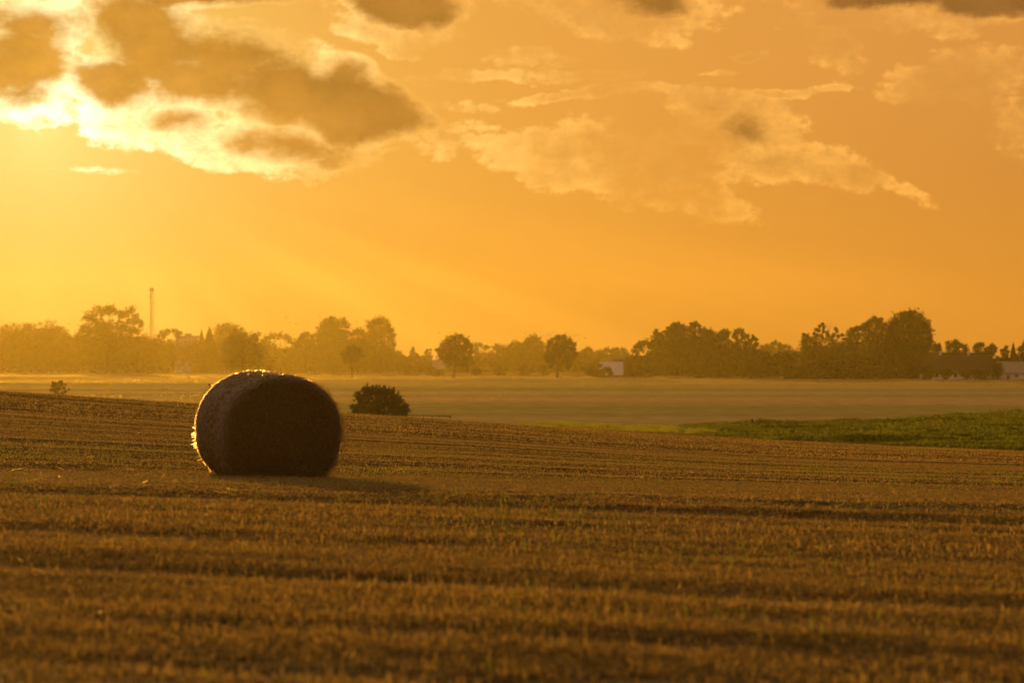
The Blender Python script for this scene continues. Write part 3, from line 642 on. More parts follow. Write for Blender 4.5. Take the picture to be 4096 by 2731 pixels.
def build_bale():
    D = 34.0; bx = 1143
    X0 = at(bx, D) ; Y0 = D - .55
    z0 = float(near_z(np.array([X0]), np.array([Y0 + .5]))[0]) - .10
    root = empty('hay_bale', (X0, Y0, z0), 'large round hay bale resting on the stubble field, rim lit by the low sun', 'hay bale', rz=math.radians(23))
    root.rotation_euler = (math.radians(2.8), math.radians(1.6), math.radians(23))
    # cross-section: a sagging roll with a flattened foot
    na = 180
    def prof(t):
        ct, st = np.cos(t), np.sin(t)
        x = .752*np.sign(ct)*np.abs(ct)**np.where(st > 0, .96, .90)
        z = np.where(st > 0, .675*np.abs(st)**.97, -.70*np.abs(st)**.86) + .64
        low = np.maximum(0, .05 - z)
        z = z + low*.92
        return x, z
    t = np.linspace(0, 2*math.pi, na, endpoint=False)
    x, z = prof(t)
    Lb = 1.22
    ys = [0.0, .015, .035, .06, .09, .12] + list(np.linspace(.16, Lb - .16, 22)) + [Lb - .1, Lb - .05, Lb - .02, Lb]
    rows = []
    for y in ys:
        e = min(y, Lb - y)
        k = 1 - .10*max(0, 1 - e/.16)**2
        bul = 1 + .012*math.sin(y*9) + .006*math.sin(y*23 + 1)
        nn = 1 + .018*vnoise(np.cos(t)*2.2 + 5, np.sin(t)*2.2 + y*2.0, 71) + .012*vnoise(np.cos(t)*7 + 5, np.sin(t)*7 + y*9.0, 72)
        rows.append(np.stack([x*k*bul*nn, np.full(na, y), (z - .64)*k*nn + .64], -1))
    V = np.concatenate(rows)
    Q = []
    for i in range(len(ys) - 1):
        for j in range(na):
            k = (j+1) % na
            Q.append((i*na + j, i*na + k, (i+1)*na + k, (i+1)*na + j))
    link_mesh('wrapped_side', np_mesh('wrapped_side', V, np.array(Q), True), M['bale_side'], root)
    def face(y, sgn, name):
        rings = 26; VV = []; QQ = []
        for i in range(rings):
            f = 1 - i/(rings - 1)*.985
            rr = rows[0] if sgn < 0 else rows[-1]
            px, pz = rr[:, 0]*f, (rr[:, 2] - .64)*f + .64
            bump = .05*(1 - f**3) + .006*vnoise(px*5 + 9, pz*5, 73) + .006*vnoise(px*16, pz*16, 74) + .006*np.sin(f*55 + t)*(i > 0)
            if i == 0: bump = np.zeros(na)
            VV.append(np.stack([px, y + sgn*bump, pz], -1))
        for i in range(rings - 1):
            for j in range(na):
                k = (j+1) % na
                q = (i*na + j, (i+1)*na + j, (i+1)*na + k, i*na + k)
                QQ.append(q if sgn < 0 else q[::-1])
        link_mesh(name, np_mesh(name, np.concatenate(VV), np.array(QQ), True), M['bale_face'], root)
    face(0.0, -1, 'straw_end'); face(Lb, 1, 'straw_end')
    # straw ends bristling from the roll
    rng = np.random.default_rng(5)
    def fuzz(n, mode):
        tt = rng.uniform(0, 2*math.pi, n); px, pz = prof(tt)
        if mode in ('side', 'rim'):
            y = rng.uniform(.01, Lb - .01, n) if mode == 'side' else Lb - np.abs(rng.normal(0, .045, n))
            kk = 1 - .10*np.maximum(0, 1 - np.minimum(np.abs(y), np.abs(Lb - y))/.16)**2
            base = np.stack([px*kk, y, (pz - .64)*kk + .64], -1)
            nrm = np.stack([np.cos(tt), np.zeros(n), np.sin(tt)], -1)
            tan = np.stack([-np.sin(tt), rng.normal(0, .35, n), np.cos(tt)], -1)
            ln = rng.uniform(.015, .05, n)*np.where(rng.random(n) < .03, 2.0, 1)
            if mode == 'rim': ln = ln*.8
            d = tan*np.sign(rng.normal(size=n))[:, None]*.8 + nrm*rng.uniform(.1, .75 if mode == 'side' else 1.4, n)[:, None]
        else:
            f = np.sqrt(rng.random(n))
            base = np.stack([px*f, np.full(n, -.012) - .045*(1 - f**3), (pz - .64)*f + .64], -1)
            nrm = np.tile(np.array([0, -1.0, 0]), (n, 1))
            tan = np.stack([-np.sin(tt), np.zeros(n), np.cos(tt)], -1) + rng.normal(0, .35, (n, 3))
            ln = rng.uniform(.04, .16, n)
            d = tan*np.sign(rng.normal(size=n))[:, None] + nrm*rng.uniform(.0, .3, n)[:, None]
        d /= np.linalg.norm(d, axis=1)[:, None]
        sd = np.cross(d, rng.normal(size=(n, 3))); sd /= np.linalg.norm(sd, axis=1)[:, None]
        sd = sd*(rng.uniform(.0009, .0020, n) if mode == 'rim' else rng.uniform(.003, .006, n) if mode == 'wisp' else rng.uniform(.0014, .0034, n))[:, None]
        tip = base + d*ln[:, None] + np.stack([np.zeros(n), np.zeros(n), -ln*.15], -1)
        b0 = base - d*.01
        return np.stack([b0 - sd, b0 + sd, tip + sd*.6, tip - sd*.6], 1).reshape(-1, 3)
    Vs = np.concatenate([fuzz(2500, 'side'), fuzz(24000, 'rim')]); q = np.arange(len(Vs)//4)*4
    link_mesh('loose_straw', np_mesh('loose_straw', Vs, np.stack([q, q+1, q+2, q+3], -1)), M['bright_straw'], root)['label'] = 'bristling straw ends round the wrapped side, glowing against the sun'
    Vs = fuzz(9000, 'side'); q = np.arange(len(Vs)//4)*4
    link_mesh('loose_straw', np_mesh('loose_straw', Vs, np.stack([q, q+1, q+2, q+3], -1)), M['straw'], root)['label'] = 'short straw ends lying along the wrapped side'
    Vs = fuzz(6000, 'face'); q = np.arange(len(Vs)//4)*4
    link_mesh('loose_straw', np_mesh('loose_straw', Vs, np.stack([q, q+1, q+2, q+3], -1)), M['bale_fibre'], root)['label'] = 'dull loose straw strands on the shaded round end'
    Vs = fuzz(800, 'wisp'); q = np.arange(len(Vs)//4)*4
    link_mesh('loose_straw', np_mesh('loose_straw', Vs, np.stack([q, q+1, q+2, q+3], -1)), M['straw'], root)['label'] = 'pale longer wisps of straw across the round end'
    # a tuft working loose low on the left flank
    n = 420
    base = np.array([-.715, .95, .50]) + rng.uniform(-1.2, 1.2, (n, 3))*np.array([.012, .07, .06])
    d = np.array([-1, .1, -.5]) + rng.normal(0, .5, (n, 3)); d /= np.linalg.norm(d, axis=1)[:, None]
    sd = np.cross(d, rng.normal(size=(n, 3))); sd /= np.linalg.norm(sd, axis=1)[:, None]; sd *= .003
    tip = base + d*rng.uniform(.03, .10, n)[:, None]
    Vs = np.stack([base - sd, base + sd, tip + sd*.6, tip - sd*.6], 1).reshape(-1, 3); q = np.arange(n)*4
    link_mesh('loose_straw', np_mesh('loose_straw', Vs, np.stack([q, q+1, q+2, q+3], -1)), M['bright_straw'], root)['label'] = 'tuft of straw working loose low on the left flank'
M['bale_fibre'] = mottled('dull_straw', (.13,.09,.026), (.50,.36,.13), 90, .6, transl=.2)
build_bale()

# ------------------------------------------------------------------ rail fence behind the crest
M['old_wood'] = mottled('weathered_wood', (.05,.04,.028), (.11,.085,.06), 5, .9, vec_scale=(1,1,6))
def build_rail():
    D = 172
    X0 = at(1600, D); z0 = float(ground_z(X0, D))
    root = empty('rail_fence', (X0, D, z0), 'low weathered single rail fence right of the dark valley bush', 'fence')
    def P(px, py): return Vector((at(px, D) - X0, 0, zat(py, D) - z0))
    mb = MB(); mb.tube([P(1560,1657), P(1640,1660), P(1700,1661.5), P(1760,1663), P(1807,1665.5)], [.024]*5, 6); mb.build('rail', M['old_wood'], root)
    for px in (1580, 1668, 1694, 1729, 1756, 1800):
        mb = MB(); top = P(px, 1662); gz = float(ground_z(at(px, D), D)) - z0
        mb.tube([(top.x, .05, min(gz, top.z - .4) - .3), (top.x, .05, top.z + .04)], [.026, .022], 6); mb.build('post', M['old_wood'], root)
build_rail()

# ------------------------------------------------------------------ buildings
M['metal_roof'] = mottled('pale_sheet_metal', (.56,.48,.45), (.70,.62,.58), .8, .6, vec_scale=(6, .3, .3), spec=.4)
M['dark_roof'] = mottled('dark_tiles', (.05,.032,.022), (.10,.065,.045), 1.5, .9, vec_scale=(1,1,5))
M['thatch'] = mottled('old_thatch', (.045,.032,.016), (.10,.07,.035), 2.5, .95, vec_scale=(3,1,.5))
M['brown_roof'] = mottled('faded_tiles', (.32,.22,.18), (.44,.31,.26), 2, .85, vec_scale=(1,1,5))
M['lime'] = mottled('limewash', (.80,.74,.70), (.92,.88,.84), 1.2, .9)
M['brick'] = mottled('dark_boards', (.10,.065,.045), (.17,.11,.08), 2, .9, vec_scale=(4,1,.4))
M['glass'] = mottled('window_glass', (.02,.02,.022), (.05,.05,.05), 1, .15, spec=.6)
M['door'] = mottled('dark_door', (.05,.035,.025), (.09,.06,.045), 3, .7)
M['steel'] = mottled('galvanised_steel', (.16,.15,.14), (.26,.25,.24), 3, .5, metal=.4)

def gabled(name, label, cat, D, x0, x1, yridge, yeave, depth, roofm, wallm, hip=0, over=.35, rz=0.0, base=VALLEY, roof_label=None, skew=0.0):
    """long-side-on house: two wall planes, gables, a thick pitched roof. Local x along the ridge, y away from camera."""
    X0 = at((x0+x1)/2, D); L = (x1-x0)/F*D/2
    zr = zat(yridge, D) - base; ze = zat(yeave, D) - base
    root = empty(name, (X0, D, base), label, cat, rz=rz)
    w = MB(); w.box(-L+over, L-over, 0, depth, -.6, ze)
    for s in (-1, 1):
        if hip == 0:
            xx = s*(L-over)
            w.prism([(xx, 0, ze), (xx, depth, ze), (xx, depth/2, zr-.15)], (-s*.2, 0, 0))
    w.build('wall', wallm, root)
    r = MB(); th = .22
    ov = .45; k = (zr - ze)/(depth/2)
    zl = ze - ov*k
    f = [(-L - skew, -ov, zl), (L, -ov, zl), (L - hip, depth/2, zr), (-L + hip - skew*0, depth/2, zr)]
    b = [(L, depth+ov, zl), (-L, depth+ov, zl), (-L + hip, depth/2, zr), (L - hip, depth/2, zr)]
    r.prism(f, (0, 0, th)); r.prism(b, (0, 0, th))
    if hip:
        for s in (-1, 1):
            r.prism([(s*L, -ov, zl+.01), (s*L, depth+ov, zl+.01), (s*(L-hip), depth/2, zr+.01)][::s], (0, 0, th))
    ro = r.build('roof', roofm, root)
    return root, ro, L, zr, ze

def opening(root, nm, x, z0, w, h, frame_m, pane_m, y=0.0):
    f = MB(); t = .09
    f.box(x-w/2-t, x+w/2+t, y-.06, y-.003, z0+h, z0+h+t); f.box(x-w/2-t, x+w/2+t, y-.06, y-.003, z0-t, z0)
    f.box(x-w/2-t, x-w/2, y-.06, y-.003, z0, z0+h); f.box(x+w/2, x+w/2+t, y-.06, y-.003, z0, z0+h)
    fo = f.build(nm, frame_m, root)
    p = MB(); p.box(x-w/2, x+w/2, y-.03, y-.004, z0, z0+h)
    p.build('pane' if nm == 'window' else 'leaf', pane_m, fo)
    return fo

# barn with the pale roof
root, ro, L, zr, ze = gabled('barn', 'barn with a big pale sheet metal roof between lone trees and wood', 'barn', 1000, 2399, 2494, 1449, 1495, 7.5, M['metal_roof'], M['brick'], skew=-.3)
seam = MB()
for i in range(9):
    x = -L + .4 + i*(2*L-.8)/8
    a = Vector((x, -.45, ze - .45*(zr-ze)/3.75 + .225)); b = Vector((x, 3.72, zr + .215))
    seam.tube([a, b], [.045, .045], 4)
seam.build('roof_seams', M['brown_roof'], ro)
opening(root, 'door', 1.6, 0, 1.6, .7, M['brick'], M['door'])
# dark farmhouse behind it
root, ro, L, zr, ze = gabled('farmhouse', 'dark roofed farmhouse half hidden behind the pale barn roof', 'house', 1035, 2455, 2610, 1437, 1470, 8, M['dark_roof'], M['brick'])
ch = MB(); cx_ = at(2581, 1035) - root.location.x; ch.box(cx_-.55, cx_+.55, 2.0, 3.0, zat(1462,1035)-VALLEY, zat(1438.5,1035)-VALLEY); ch.build('chimney', M['lime'], ro)
for xx in (-3, 0, 3): opening(root, 'window', xx, 1.0, 1.0, 1.1, M['lime'], M['glass'])
# pink-grey roofed shed left of the first lone tree
root, ro, L, zr, ze = gabled('shed', 'small shed with a faded pinkish roof left of the bell crowned tree', 'shed', 1140, 1726, 1778, 1441, 1471, 6, M['brown_roof'], M['brick'])
opening(root, 'door', 0, 0, 1.6, 1.8, M['brick'], M['door'])
# long thatched house
root, ro, L, zr, ze = gabled('thatched_house', 'long low thatched house with dark roof and pale walls', 'house', 885, 3688, 3986, 1416, 1487, 7.5, M['thatch'], M['lime'], hip=1.0)
rc = MB(); rc.tube([(-L+1.1, 3.75, zr+.2), (-2, 3.75, zr+.26), (3, 3.75, zr+.22), (L-1.1, 3.75, zr+.25)], [.28,.3,.28,.3], 8); rc.build('ridge_cap', M['thatch'], ro)
for px in (3768, 3881):
    ch = MB(); xx = at(px, 885) - root.location.x; ch.box(xx-.4, xx+.4, 3.3, 4.2, zr-.3, zr+.75); ch.box(xx-.48, xx+.48, 3.22, 4.28, zr+.75, zr+.87); ch.build('chimney', M['lime'], ro)
for px in (3748, 3822, 3972): opening(root, 'window', at(px, 885) - root.location.x, .75, .8, .8, M['door'], M['glass'])
# white house at the right edge
root, ro, L, zr, ze = gabled('white_house', 'small white house with brown roof at the right photo edge', 'house', 880, 3996, 4170, 1449, 1489, 6.5, M['brown_roof'], M['lime'], hip=0)
vb = MB(); kk = (zr-ze)/3.25
vb.prism([(-L-.03, -.5, ze-.5*kk-.12), (-L-.03, 3.25, zr-.12), (-L-.03, 3.25, zr+.30), (-L-.03, -.5, ze-.5*kk+.30)], (.25, 0, 0)); vb.build('verge_board', M['lime'], ro)
opening(root, 'door', at(4033, 880) - root.location.x, 0, .9, 1.35, M['lime'], M['door'])
opening(root, 'window', at(4066, 880) - root.location.x, .75, 1.1, .8, M['lime'], M['glass'])
opening(root, 'window', at(4110, 880) - root.location.x, .75, 1.1, .8, M['lime'], M['glass'])
mb = MB(); xx = at(4066, 880) - root.location.x; mb.tube([(xx, 3.3, zr), (xx, 3.3, zr+2.2)], [.04, .03], 5)
for k in range(3): mb.tube([(xx-.5+.08*k, 3.3, zr+1.5+.25*k), (xx+.5-.08*k, 3.3, zr+1.5+.25*k)], [.02,.02], 4)
mb.build('aerial', M['steel'], ro)
# flat-roofed building far left
D_ = 1440; X0 = at(748, D_)
root = empty('flat_roofed_building', (X0, D_, VALLEY), 'pale flat roofed building in haze right of the lattice mast', 'building')
hw = 46/F*D_; zt = zat(1343, D_) - VALLEY
w = MB(); w.box(-hw, hw, 0, 9, -.5, zt - .5); w.build('wall', M['lime'], root)
w = MB(); w.box(-hw-.4, hw+.4, -.4, 9.4, zt - .497, zt); w.box(-1.5, 1.8, 3, 6, zt + .003, zt + 1.1); w.build('roof', M['dark_roof'], root)
for i in range(6): opening(root, 'window', -hw + 1 + i*(2*hw-2)/5, zt - 3.2, 1.2, 1.2, M['door'], M['glass'])
# utility pole
D_ = 1120; X0 = at(1727, D_)
root = empty('utility_pole', (X0, D_, VALLEY), 'thin wooden utility pole by the pinkish shed roof', 'pole')
zt = zat(1420, D_) - VALLEY
mb = MB(); mb.tube([(0,0,-.5), (0,0,zt)], [.16,.11], 7); mb.build('mast', M['old_wood'], root)
mb = MB(); mb.tube([(-.8,0,zt-.4), (.8,0,zt-.4)], [.07,.07], 5); mb.build('crossarm', M['old_wood'], root)

# ------------------------------------------------------------------ lattice mast
def build_mast():
    D = 1500; X0 = at(607.5, D); m = D/F
    root = empty('lattice_mast', (X0, D, VALLEY), 'tall thin lattice radio mast rising above the hazy left trees', 'mast')
    H = zat(1151, D) - VALLEY
    def hw(z): return (6.6 + (12.2 - 6.6)*(1 - min(z/(H*.82), 1))**1.1)*m
    def corner(i, z):
        a = math.radians(45 + 90*i + 8); r = hw(z)*1.28
        return Vector((r*math.cos(a), r*math.sin(a), z))
    zs = list(np.linspace(-.5, H, 25))
    for i in range(4):
        mb = MB(); mb.tube([corner(i, z) for z in zs], [.15 - .06*z/H for z in zs], 6); mb.build('leg', M['steel'], root)
    mb = MB()
    for k in range(len(zs)-1):
        for i in range(4):
            j = (i+1) % 4
            mb.tube([corner(i, zs[k]), corner(j, zs[k+1])], [.06,.06], 4); mb.tube([corner(j, zs[k]), corner(i, zs[k+1])], [.06,.06], 4)
            mb.tube([corner(i, zs[k+1]), corner(j, zs[k+1])], [.05,.05], 4)
    mb.build('bracing', M['steel'], root)
    mb = MB(); mb.tube([(-.3,0,-.5), (-.3,0,H)], [.2,.2], 6); mb.build('cable_ladder', M['steel'], root)
    for i, (z, a, hgt) in enumerate([(H-1.1, 200, 1.8), (H-1.1, 320, 1.8), (H-1.1, 80, 1.8), (H-3.6, 210, 1.2), (H-5.2, 170, .8), (H-7.6, 350, 1.0), (H-7.8, 190, .7)]):
        r = hw(z)*1.1; cx, cy = r*math.cos(math.radians(a)), r*math.sin(math.radians(a))
        mb = MB(); mb.box(cx-.28, cx+.28, cy-.16, cy+.16, z-hgt/2, z+hgt/2); mb.box(cx-.05, cx+.05, cy-.3, cy+.3, z-.1, z+.1); mb.build('antenna', M['steel'], root)
build_mast()

# ------------------------------------------------------------------ birds
M['bird'] = mottled('dark_feathers', (.02,.018,.016), (.05,.045,.04), 8, .8)
def bird_meshes():
    out = []
    for flap in (-.25, .15, .5):
        b = MB(); b.tube([(0,-.11,0), (0,-.05,.005), (0,.04,.01), (0,.09,.012), (0,.125,.005)], [.006,.03,.038,.024,.005], 7)
        b.face([(-.018,-.1,.003), (.018,-.1,.003), (.03,-.17,0), (-.03,-.17,0)])
        w = []
        for s in (-1, 1):
            m_ = MB(); m_.prism([(s*.02,.05,.015), (s*.13,.075,.02+flap*.10), (s*.24,-.03,.01+flap*.16), (s*.12,-.035,.02+flap*.09), (s*.02,-.04,.015)], (0,0,.008)); w.append(m_)
        out.append((b, w))
    return out
def place_birds():
    protos = bird_meshes()
    rng = random.Random(3)
    made = []
    for k, (b, w) in enumerate(protos):
        r = empty('bird', (0, 0, 0), 'x', 'bird')
        b.build('body', M['bird'], r, True)
        for m_ in w: m_.build('wing', M['bird'], r)
        made.append(r)
    used = set()
    def put(px, py, D, label, group):
        k = rng.randrange(3); src = made[k]
        if k not in used: used.add(k); o = src
        else:
            o = src.copy(); COL.objects.link(o)
            for ch in list(src.children):
                c = ch.copy(); COL.objects.link(c); c.parent = o
        o.location = (at(px, D), D, zat(py, D)); o.rotation_euler = (rng.uniform(-.3,.3), rng.uniform(-.4,.4), rng.uniform(0, 6.28))
        o['label'] = label; o['category'] = 'bird'; o['group'] = group
    A = [(1151,1265),(1142,1268),(1149,1274),(1141,1278),(1160,1290),(1183,1296),(1190,1299),(1210,1303),(1230,1298),(1265,1309),(1273,1314),(1248,1254),(1278,1268),(1280,1280),(1341,1262),(1425,1286),(1462,1283),(1406,1298)]
    for p in A: put(*p, rng.uniform(420, 560), 'tiny dark bird of the scattered flock over the twin peaked tree', 'flock over the twin peaked tree')
    B = [(1707,1288),(1757,1331),(1799,1328),(2079,1325),(2099,1332),(2143,1330),(2190,1337),(2197,1335),(2173,1345),(2186,1344),(2202,1342),(2214,1330),(2263,1333),(2297,1341),(2298,1346),(2307,1339),(2317,1343),(2339,1352),(2314,1362),(2279,1340)]
    for p in B: put(*p, rng.uniform(460, 600), 'tiny dark bird of the loose flock over the leaning lone tree', 'flock over the leaning lone tree')
place_birds()

# ------------------------------------------------------------------ air
def build_haze():
    mb = MB(); mb.box(-602, 602, -60, 1550, VALLEY - 1.9, 45)
    m, nt = new_mat('evening_haze')
    out = N(nt, 'ShaderNodeOutputMaterial'); v = N(nt, 'ShaderNodeVolumePrincipled')
    v.inputs['Color'].default_value = (1.0, .82, .22, 1)
    v.inputs['Density'].default_value = HAZE
    v.inputs['Anisotropy'].default_value = .75
    nt.links.new(v.outputs[0], out.inputs['Volume'])
    o = mb.build('haze', m)
    tag(o, 'golden evening haze lying over the valley and fields', 'haze', kind='stuff')
HAZE = .000040
build_haze()

# ------------------------------------------------------------------ sky
def build_world():
    w = bpy.data.worlds.new('World'); sc.world = w; w.use_nodes = True
    nt = w.node_tree; nt.nodes.clear(); L = nt.links
    def math_(op, a, b=None, c=None, clamp=False):
        n = N(nt, 'ShaderNodeMath', operation=op); n.use_clamp = clamp
        for i, v in enumerate((a, b, c)):
            if v is None: continue
            if isinstance(v, (int, float)): n.inputs[i].default_value = v
            else: L.new(v, n.inputs[i])
        return n.outputs[0]
    def mrange(v, a, b, c, d, smooth=True):
        n = N(nt, 'ShaderNodeMapRange', interpolation_type='SMOOTHSTEP' if smooth else 'LINEAR')
        L.new(v, n.inputs[0])
        for i, q in enumerate((a, b, c, d)): n.inputs[i+1].default_value = q
        return n.outputs[0]
    def mixc(f, a, b, mode='MIX'):
        n = N(nt, 'ShaderNodeMix', data_type='RGBA', blend_type=mode)
        for s, v in ((0, f), (6, a), (7, b)):
            if isinstance(v, (int, float)): n.inputs[s].default_value = v
            elif isinstance(v, tuple): n.inputs[s].default_value = (*v, 1)
            else: L.new(v, n.inputs[s])
        return n.outputs[2]
    def scalec(col, f):
        n = N(nt, 'ShaderNodeVectorMath', operation='SCALE')
        if isinstance(col, tuple): n.inputs[0].default_value = col
        else: L.new(col, n.inputs[0])
        if isinstance(f, (int, float)): n.inputs['Scale'].default_value = f
        else: L.new(f, n.inputs['Scale'])
        return n.outputs[0]
    def addc(a, b):
        n = N(nt, 'ShaderNodeVectorMath', operation='ADD'); L.new(a, n.inputs[0]); L.new(b, n.inputs[1]); return n.outputs[0]
    tc = N(nt, 'ShaderNodeTexCoord'); d = tc.outputs['Generated']
    sx = N(nt, 'ShaderNodeSeparateXYZ'); L.new(d, sx.inputs[0])
    az = math_('ARCTAN2', sx.outputs['X'], sx.outputs['Y']); el = math_('ARCSINE', sx.outputs['Z'])
    # sky coordinates: thousandths of a focal length, so 1 unit = 5.04 degrees of sky
    k = F/1000
    u = math_('MULTIPLY_ADD', az, k, CX/1000); v = math_('MULTIPLY_ADD', el, -k, HY/1000)
    P = N(nt, 'ShaderNodeCombineXYZ'); L.new(u, P.inputs[0]); L.new(v, P.inputs[1])
    def noise(scale, detail, vec, rough=.55, seed=0.0, stretch=(1,1,1)):
        mp = N(nt, 'ShaderNodeMapping'); mp.inputs['Scale'].default_value = stretch; mp.inputs['Location'].default_value = (seed, seed*.7, seed*1.3)
        L.new(vec, mp.inputs[0])
        n = N(nt, 'ShaderNodeTexNoise'); n.inputs['Scale'].default_value = scale; n.inputs['Detail'].default_value = detail; n.inputs['Roughness'].default_value = rough
        L.new(mp.outputs[0], n.inputs['Vector'])
        return n
    # domain warp makes ragged cloud edges
    nw = noise(2.6, 8, P.outputs[0], .6)
    sub = N(nt, 'ShaderNodeVectorMath', operation='SUBTRACT'); L.new(nw.outputs['Color'], sub.inputs[0]); sub.inputs[1].default_value = (.5, .5, .5)
    mul = N(nt, 'ShaderNodeVectorMath', operation='MULTIPLY'); L.new(sub.outputs[0], mul.inputs[0]); mul.inputs[1].default_value = (.26, .17, 0)
    wp = N(nt, 'ShaderNodeVectorMath', operation='ADD'); L.new(P.outputs[0], wp.inputs[0]); L.new(mul.outputs[0], wp.inputs[1]); WP = wp.outputs[0]
    def blob(x, y, rx, ry, rot, wt):
        mp = N(nt, 'ShaderNodeMapping', vector_type='TEXTURE')
        mp.inputs['Location'].default_value = (x/1000, y/1000, 0); mp.inputs['Rotation'].default_value = (0, 0, math.radians(rot)); mp.inputs['Scale'].default_value = (rx/1000, ry/1000, 1)
        L.new(WP, mp.inputs[0])
        g = N(nt, 'ShaderNodeTexGradient', gradient_type='SPHERICAL'); L.new(mp.outputs[0], g.inputs[0])
        return math_('MULTIPLY', g.outputs['Fac'], wt) if wt != 1 else g.outputs['Fac']
    def field(lst):
        acc = None
        for b in lst:
            g = blob(*b)
            acc = g if acc is None else math_('MAXIMUM', acc, g)
        return acc
    DARK = [(70,290,290,240,0,1.0),(130,130,420,140,0,.62),(540,120,250,270,0,.92),(470,330,260,150,0,.92),(760,290,430,200,8,1.0),(1100,330,430,190,14,1.05),(1390,420,350,200,18,1.15),(1540,470,230,90,10,.9),
            (750,490,230,75,-4,.58),(640,210,330,210,8,.85),(1190,590,380,110,8,.60),(780,0,600,60,0,.72),(1590,5,330,130,6,1.1),(2620,10,290,95,4,.72),(3560,5,400,62,0,.9),(3920,25,330,90,6,.95),(2965,545,280,170,30,.30)]
    DARK += [(1500,-380,1300,170,3,.8),(-500,60,420,170,-6,.8),(3600,-420,1100,150,0,.7)]
    LIGHT = [(-700,330,900,230,-3,1.0),(900,-380,1800,330,2,1.0),(3400,-420,1700,300,0,1.0),(5000,330,800,150,0,.9),(-1500,650,700,70,0,.7),(5600,600,700,90,3,.7),(330,400,380,210,0,1.0),(120,445,430,75,0,1.0),(650,520,650,140,4,1.0),(1060,640,520,125,8,1.0),(1000,190,420,100,5,.95),(1480,60,480,150,12,1.0),(680,80,230,150,45,.9),(1500,560,420,80,14,.9),
             (1780,560,430,85,16,.8),(2120,650,430,140,20,.95),(2500,660,560,210,10,1.15),(2250,610,420,130,14,1.0),(2740,810,520,110,6,.85),(2990,540,400,230,14,1.25),(3300,660,460,120,22,1.0),(3560,740,280,60,25,.85),
             (2330,50,560,130,14,.95),(2620,60,500,110,0,.85),(3560,70,760,120,2,.95),(2150,232,260,60,2,.9),(1600,205,130,30,0,.85),(1950,305,460,42,0,.8),(2380,325,340,44,0,.75),(1800,420,420,36,6,.8),(2450,385,700,34,-4,.85),(3100,378,800,30,0,.85),
             (3800,330,620,110,-3,.9),(3350,215,240,110,40,.8),(3900,280,420,100,0,.85),(2990,238,170,26,-4,.75),(2850,312,170,26,-3,.7),(3700,400,520,40,4,.8),(4070,530,170,150,20,.95),(330,690,460,36,4,.25),(1230,720,60,40,0,.6)]
    fb = noise(6.5, 10, P.outputs[0], .64, 3.1, (.8, 1.15, 1)).outputs['Fac']
    shp = N(nt, 'ShaderNodeVectorMath', operation='ADD'); L.new(P.outputs[0], shp.inputs[0]); shp.inputs[1].default_value = (-.035, .018, 0)
    fo = noise(6.5, 10, shp.outputs[0], .64, 3.1, (.8, 1.15, 1)).outputs['Fac']
    fs = noise(3.2, 9, P.outputs[0], .62, 8.7, (.35, 1.9, 1)).outputs['Fac']
    nz = math_('SUBTRACT', math_('MULTIPLY_ADD', fb, .62, math_('MULTIPLY', fs, .38)), .5)
    gD, gL = field(DARK), field(LIGHT)
    fd = math_('SUBTRACT', noise(4.2, 6, P.outputs[0], .56, 1.7, (.8, 1.15, 1)).outputs['Fac'], .5)
    dD = math_('MULTIPLY_ADD', math_('MULTIPLY', math_('MULTIPLY_ADD', fd, .65, math_('MULTIPLY', nz, 1.0)), 2.2), math_('MULTIPLY', gD, 5.0, clamp=True), mrange(gD, 0, .62, 0, 1.05, False))
    dL = math_('MULTIPLY_ADD', math_('MULTIPLY', nz, 6.8), math_('MULTIPLY', gL, 5.0, clamp=True), mrange(gL, 0, .60, 0, 1.2, False))
    puff = mrange(noise(2.3, 7, P.outputs[0], .6, 5.6).outputs['Fac'], .38, .60, .12, 1.0)
    light = math_('MULTIPLY', math_('MAXIMUM', mrange(dL, .36, 1.15, 0, 1), mrange(dD, .0, .26, 0, 1)), puff)
    dark = mrange(dD, .16, .95, 0, 1)
    relief = math_('MULTIPLY_ADD', math_('SUBTRACT', fb, fo), 1.6, 1.0)
    # clear sky: sun-side glow on top of a Nishita sky
    S = Vector((math.sin(SUN_AZ)*math.cos(SUN_EL), math.cos(SUN_AZ)*math.cos(SUN_EL), math.sin(SUN_EL)))
    dt = N(nt, 'ShaderNodeVectorMath', operation='DOT_PRODUCT'); L.new(d, dt.inputs[0]); dt.inputs[1].default_value = S
    ang = math_('ARCCOSINE', math_('MINIMUM', dt.outputs['Value'], .99999))
    g1 = math_('EXPONENT', math_('MULTIPLY', ang, -1/.045)); g2 = math_('EXPONENT', math_('MULTIPLY', ang, -1/.12))
    lowsky = mrange(el, .13, .42, 1, .10)                 # unseen sky overhead dimmed on purpose, so its fill light stays weak
    wide = math_('EXPONENT', math_('MULTIPLY', math_('MULTIPLY', ang, ang), -1/1.0**2))
    wide = math_('MULTIPLY', wide, lowsky)
    sky = N(nt, 'ShaderNodeTexSky', sky_type='NISHITA'); sky.sun_disc = False; sky.sun_elevation = SUN_EL; sky.sun_rotation = SUN_AZ
    sky.air_density = 1.0; sky.dust_density = 3.0; sky.ozone_density = 1.0
    L.new(d, sky.inputs[0])
    def mix3(*terms):
        acc = None
        for col, f in terms:
            t = scalec(tuple(c*20 for c in col), f)
            acc = t if acc is None else addc(acc, t)
        return acc
    base = addc(scalec(mixc(1.0, sky.outputs[0], WARM, 'MULTIPLY'), W_NISH), mix3(((.56, .203, .019), wide), ((.05, .16, .005), g2), ((.12, .34, .20), g1)))
    base = addc(base, mix3(((.16, .083, .036), math_('MULTIPLY', mrange(el, .0, .12, .15, 1), lowsky))))
    # broad soft shafts fanning out from the hidden sun
    du = math_('SUBTRACT', az, SUN_AZ); dv = math_('SUBTRACT', el, SUN_EL)
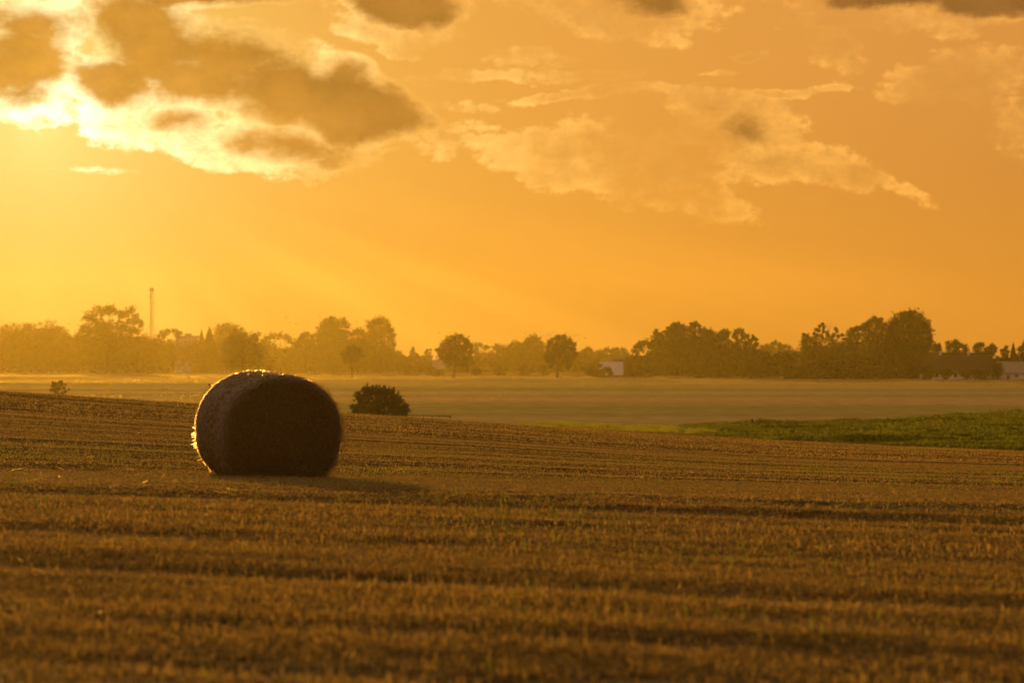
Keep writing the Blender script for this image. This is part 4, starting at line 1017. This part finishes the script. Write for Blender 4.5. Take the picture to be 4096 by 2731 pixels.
    phi = N(nt, 'ShaderNodeCombineXYZ'); L.new(math_('ARCTAN2', dv, du), phi.inputs[0])
    ray = noise(5.0, 3, phi.outputs[0], .5, 2.2).outputs['Fac']
    shaft = math_('MULTIPLY', mrange(math_('MULTIPLY', dv, -1.0), .005, .06, 0, 1), mrange(ang, .03, .14, 0, 1))
    base = scalec(base, math_('MULTIPLY_ADD', math_('MULTIPLY', math_('SUBTRACT', ray, .5), 1.05), shaft, 1.0))
    base = addc(base, mix3(((.30, .23, .185), mrange(sx.outputs['Z'], .2, .9, 0, 1)), ((.075, .045, .022), mrange(sx.outputs['Y'], .3, -.5, 0, 1))))
    # clouds: thin parts scatter sunlight forward, thick parts block it
    lit = scalec(addc(scalec(base, 1.12), mix3(((.45, .7, .8), g1), ((.27, .26, .11), g2), ((.13, .085, .018), 1.0))), relief)
    c1 = mixc(math_('MULTIPLY', light, .9), base, lit)
    body = mrange(dL, .85, 1.7, 0, .5)
    c1 = mixc(math_('MULTIPLY', body, mrange(ang, .08, .2, 0, 1)), c1, scalec(base, .92))
    shade = mix3(((.19, .070, .009), wide), ((.40, .195, .012), g2), ((.03, .022, .012), 1.0))
    c2 = mixc(math_('MULTIPLY', dark, .97), c1, scalec(shade, math_('MULTIPLY_ADD', fd, 1.3, 1.0)))
    bg = N(nt, 'ShaderNodeBackground'); L.new(c2, bg.inputs['Color']); bg.inputs['Strength'].default_value = .05
    out = N(nt, 'ShaderNodeOutputWorld'); L.new(bg.outputs[0], out.inputs[0])
    w.cycles.sampling_method = 'MANUAL'; w.cycles.sample_map_resolution = 512
WARM = (1.0, .60, .25)
W_NISH = .012
build_world()

S = Vector((math.sin(SUN_AZ)*math.cos(SUN_EL), math.cos(SUN_AZ)*math.cos(SUN_EL), math.sin(SUN_EL)))
sl = bpy.data.lights.new('sun', 'SUN'); sl.energy = 5.0; sl.color = (1.0, .50, .10); sl.angle = math.radians(.5)
so = bpy.data.objects.new('sun', sl); COL.objects.link(so)
so.rotation_euler = S.to_track_quat('Z', 'Y').to_euler(); so.location = S*300

# ------------------------------------------------------------------ camera
cam = bpy.data.cameras.new('camera'); co = bpy.data.objects.new('camera', cam); COL.objects.link(co)
cam.sensor_width = 36; cam.lens = 100; cam.clip_start = .5; cam.clip_end = 20000
co.location = (0, 0, 0)
co.rotation_euler = (math.radians(90) + math.atan((HY - 1365.5)/F), 0, 0)
cam.dof.use_dof = True; cam.dof.focus_distance = 44; cam.dof.aperture_fstop = 3.5; cam.dof.aperture_blades = 0
sc.camera = co

vs = sc.view_settings
vs.view_transform = 'Standard'; vs.look = 'None'; vs.gamma = 1.0; vs.use_curve_mapping = False
vs.exposure = 0.0
sc.render.engine = 'CYCLES'
cy = sc.cycles
cy.max_bounces = 5; cy.diffuse_bounces = 2; cy.glossy_bounces = 2; cy.transmission_bounces = 3; cy.volume_bounces = 1; cy.transparent_max_bounces = 8
cy.caustics_reflective = False; cy.caustics_refractive = False
cy.use_denoising = True
try: cy.denoiser = 'OPENIMAGEDENOISE'
except Exception: pass
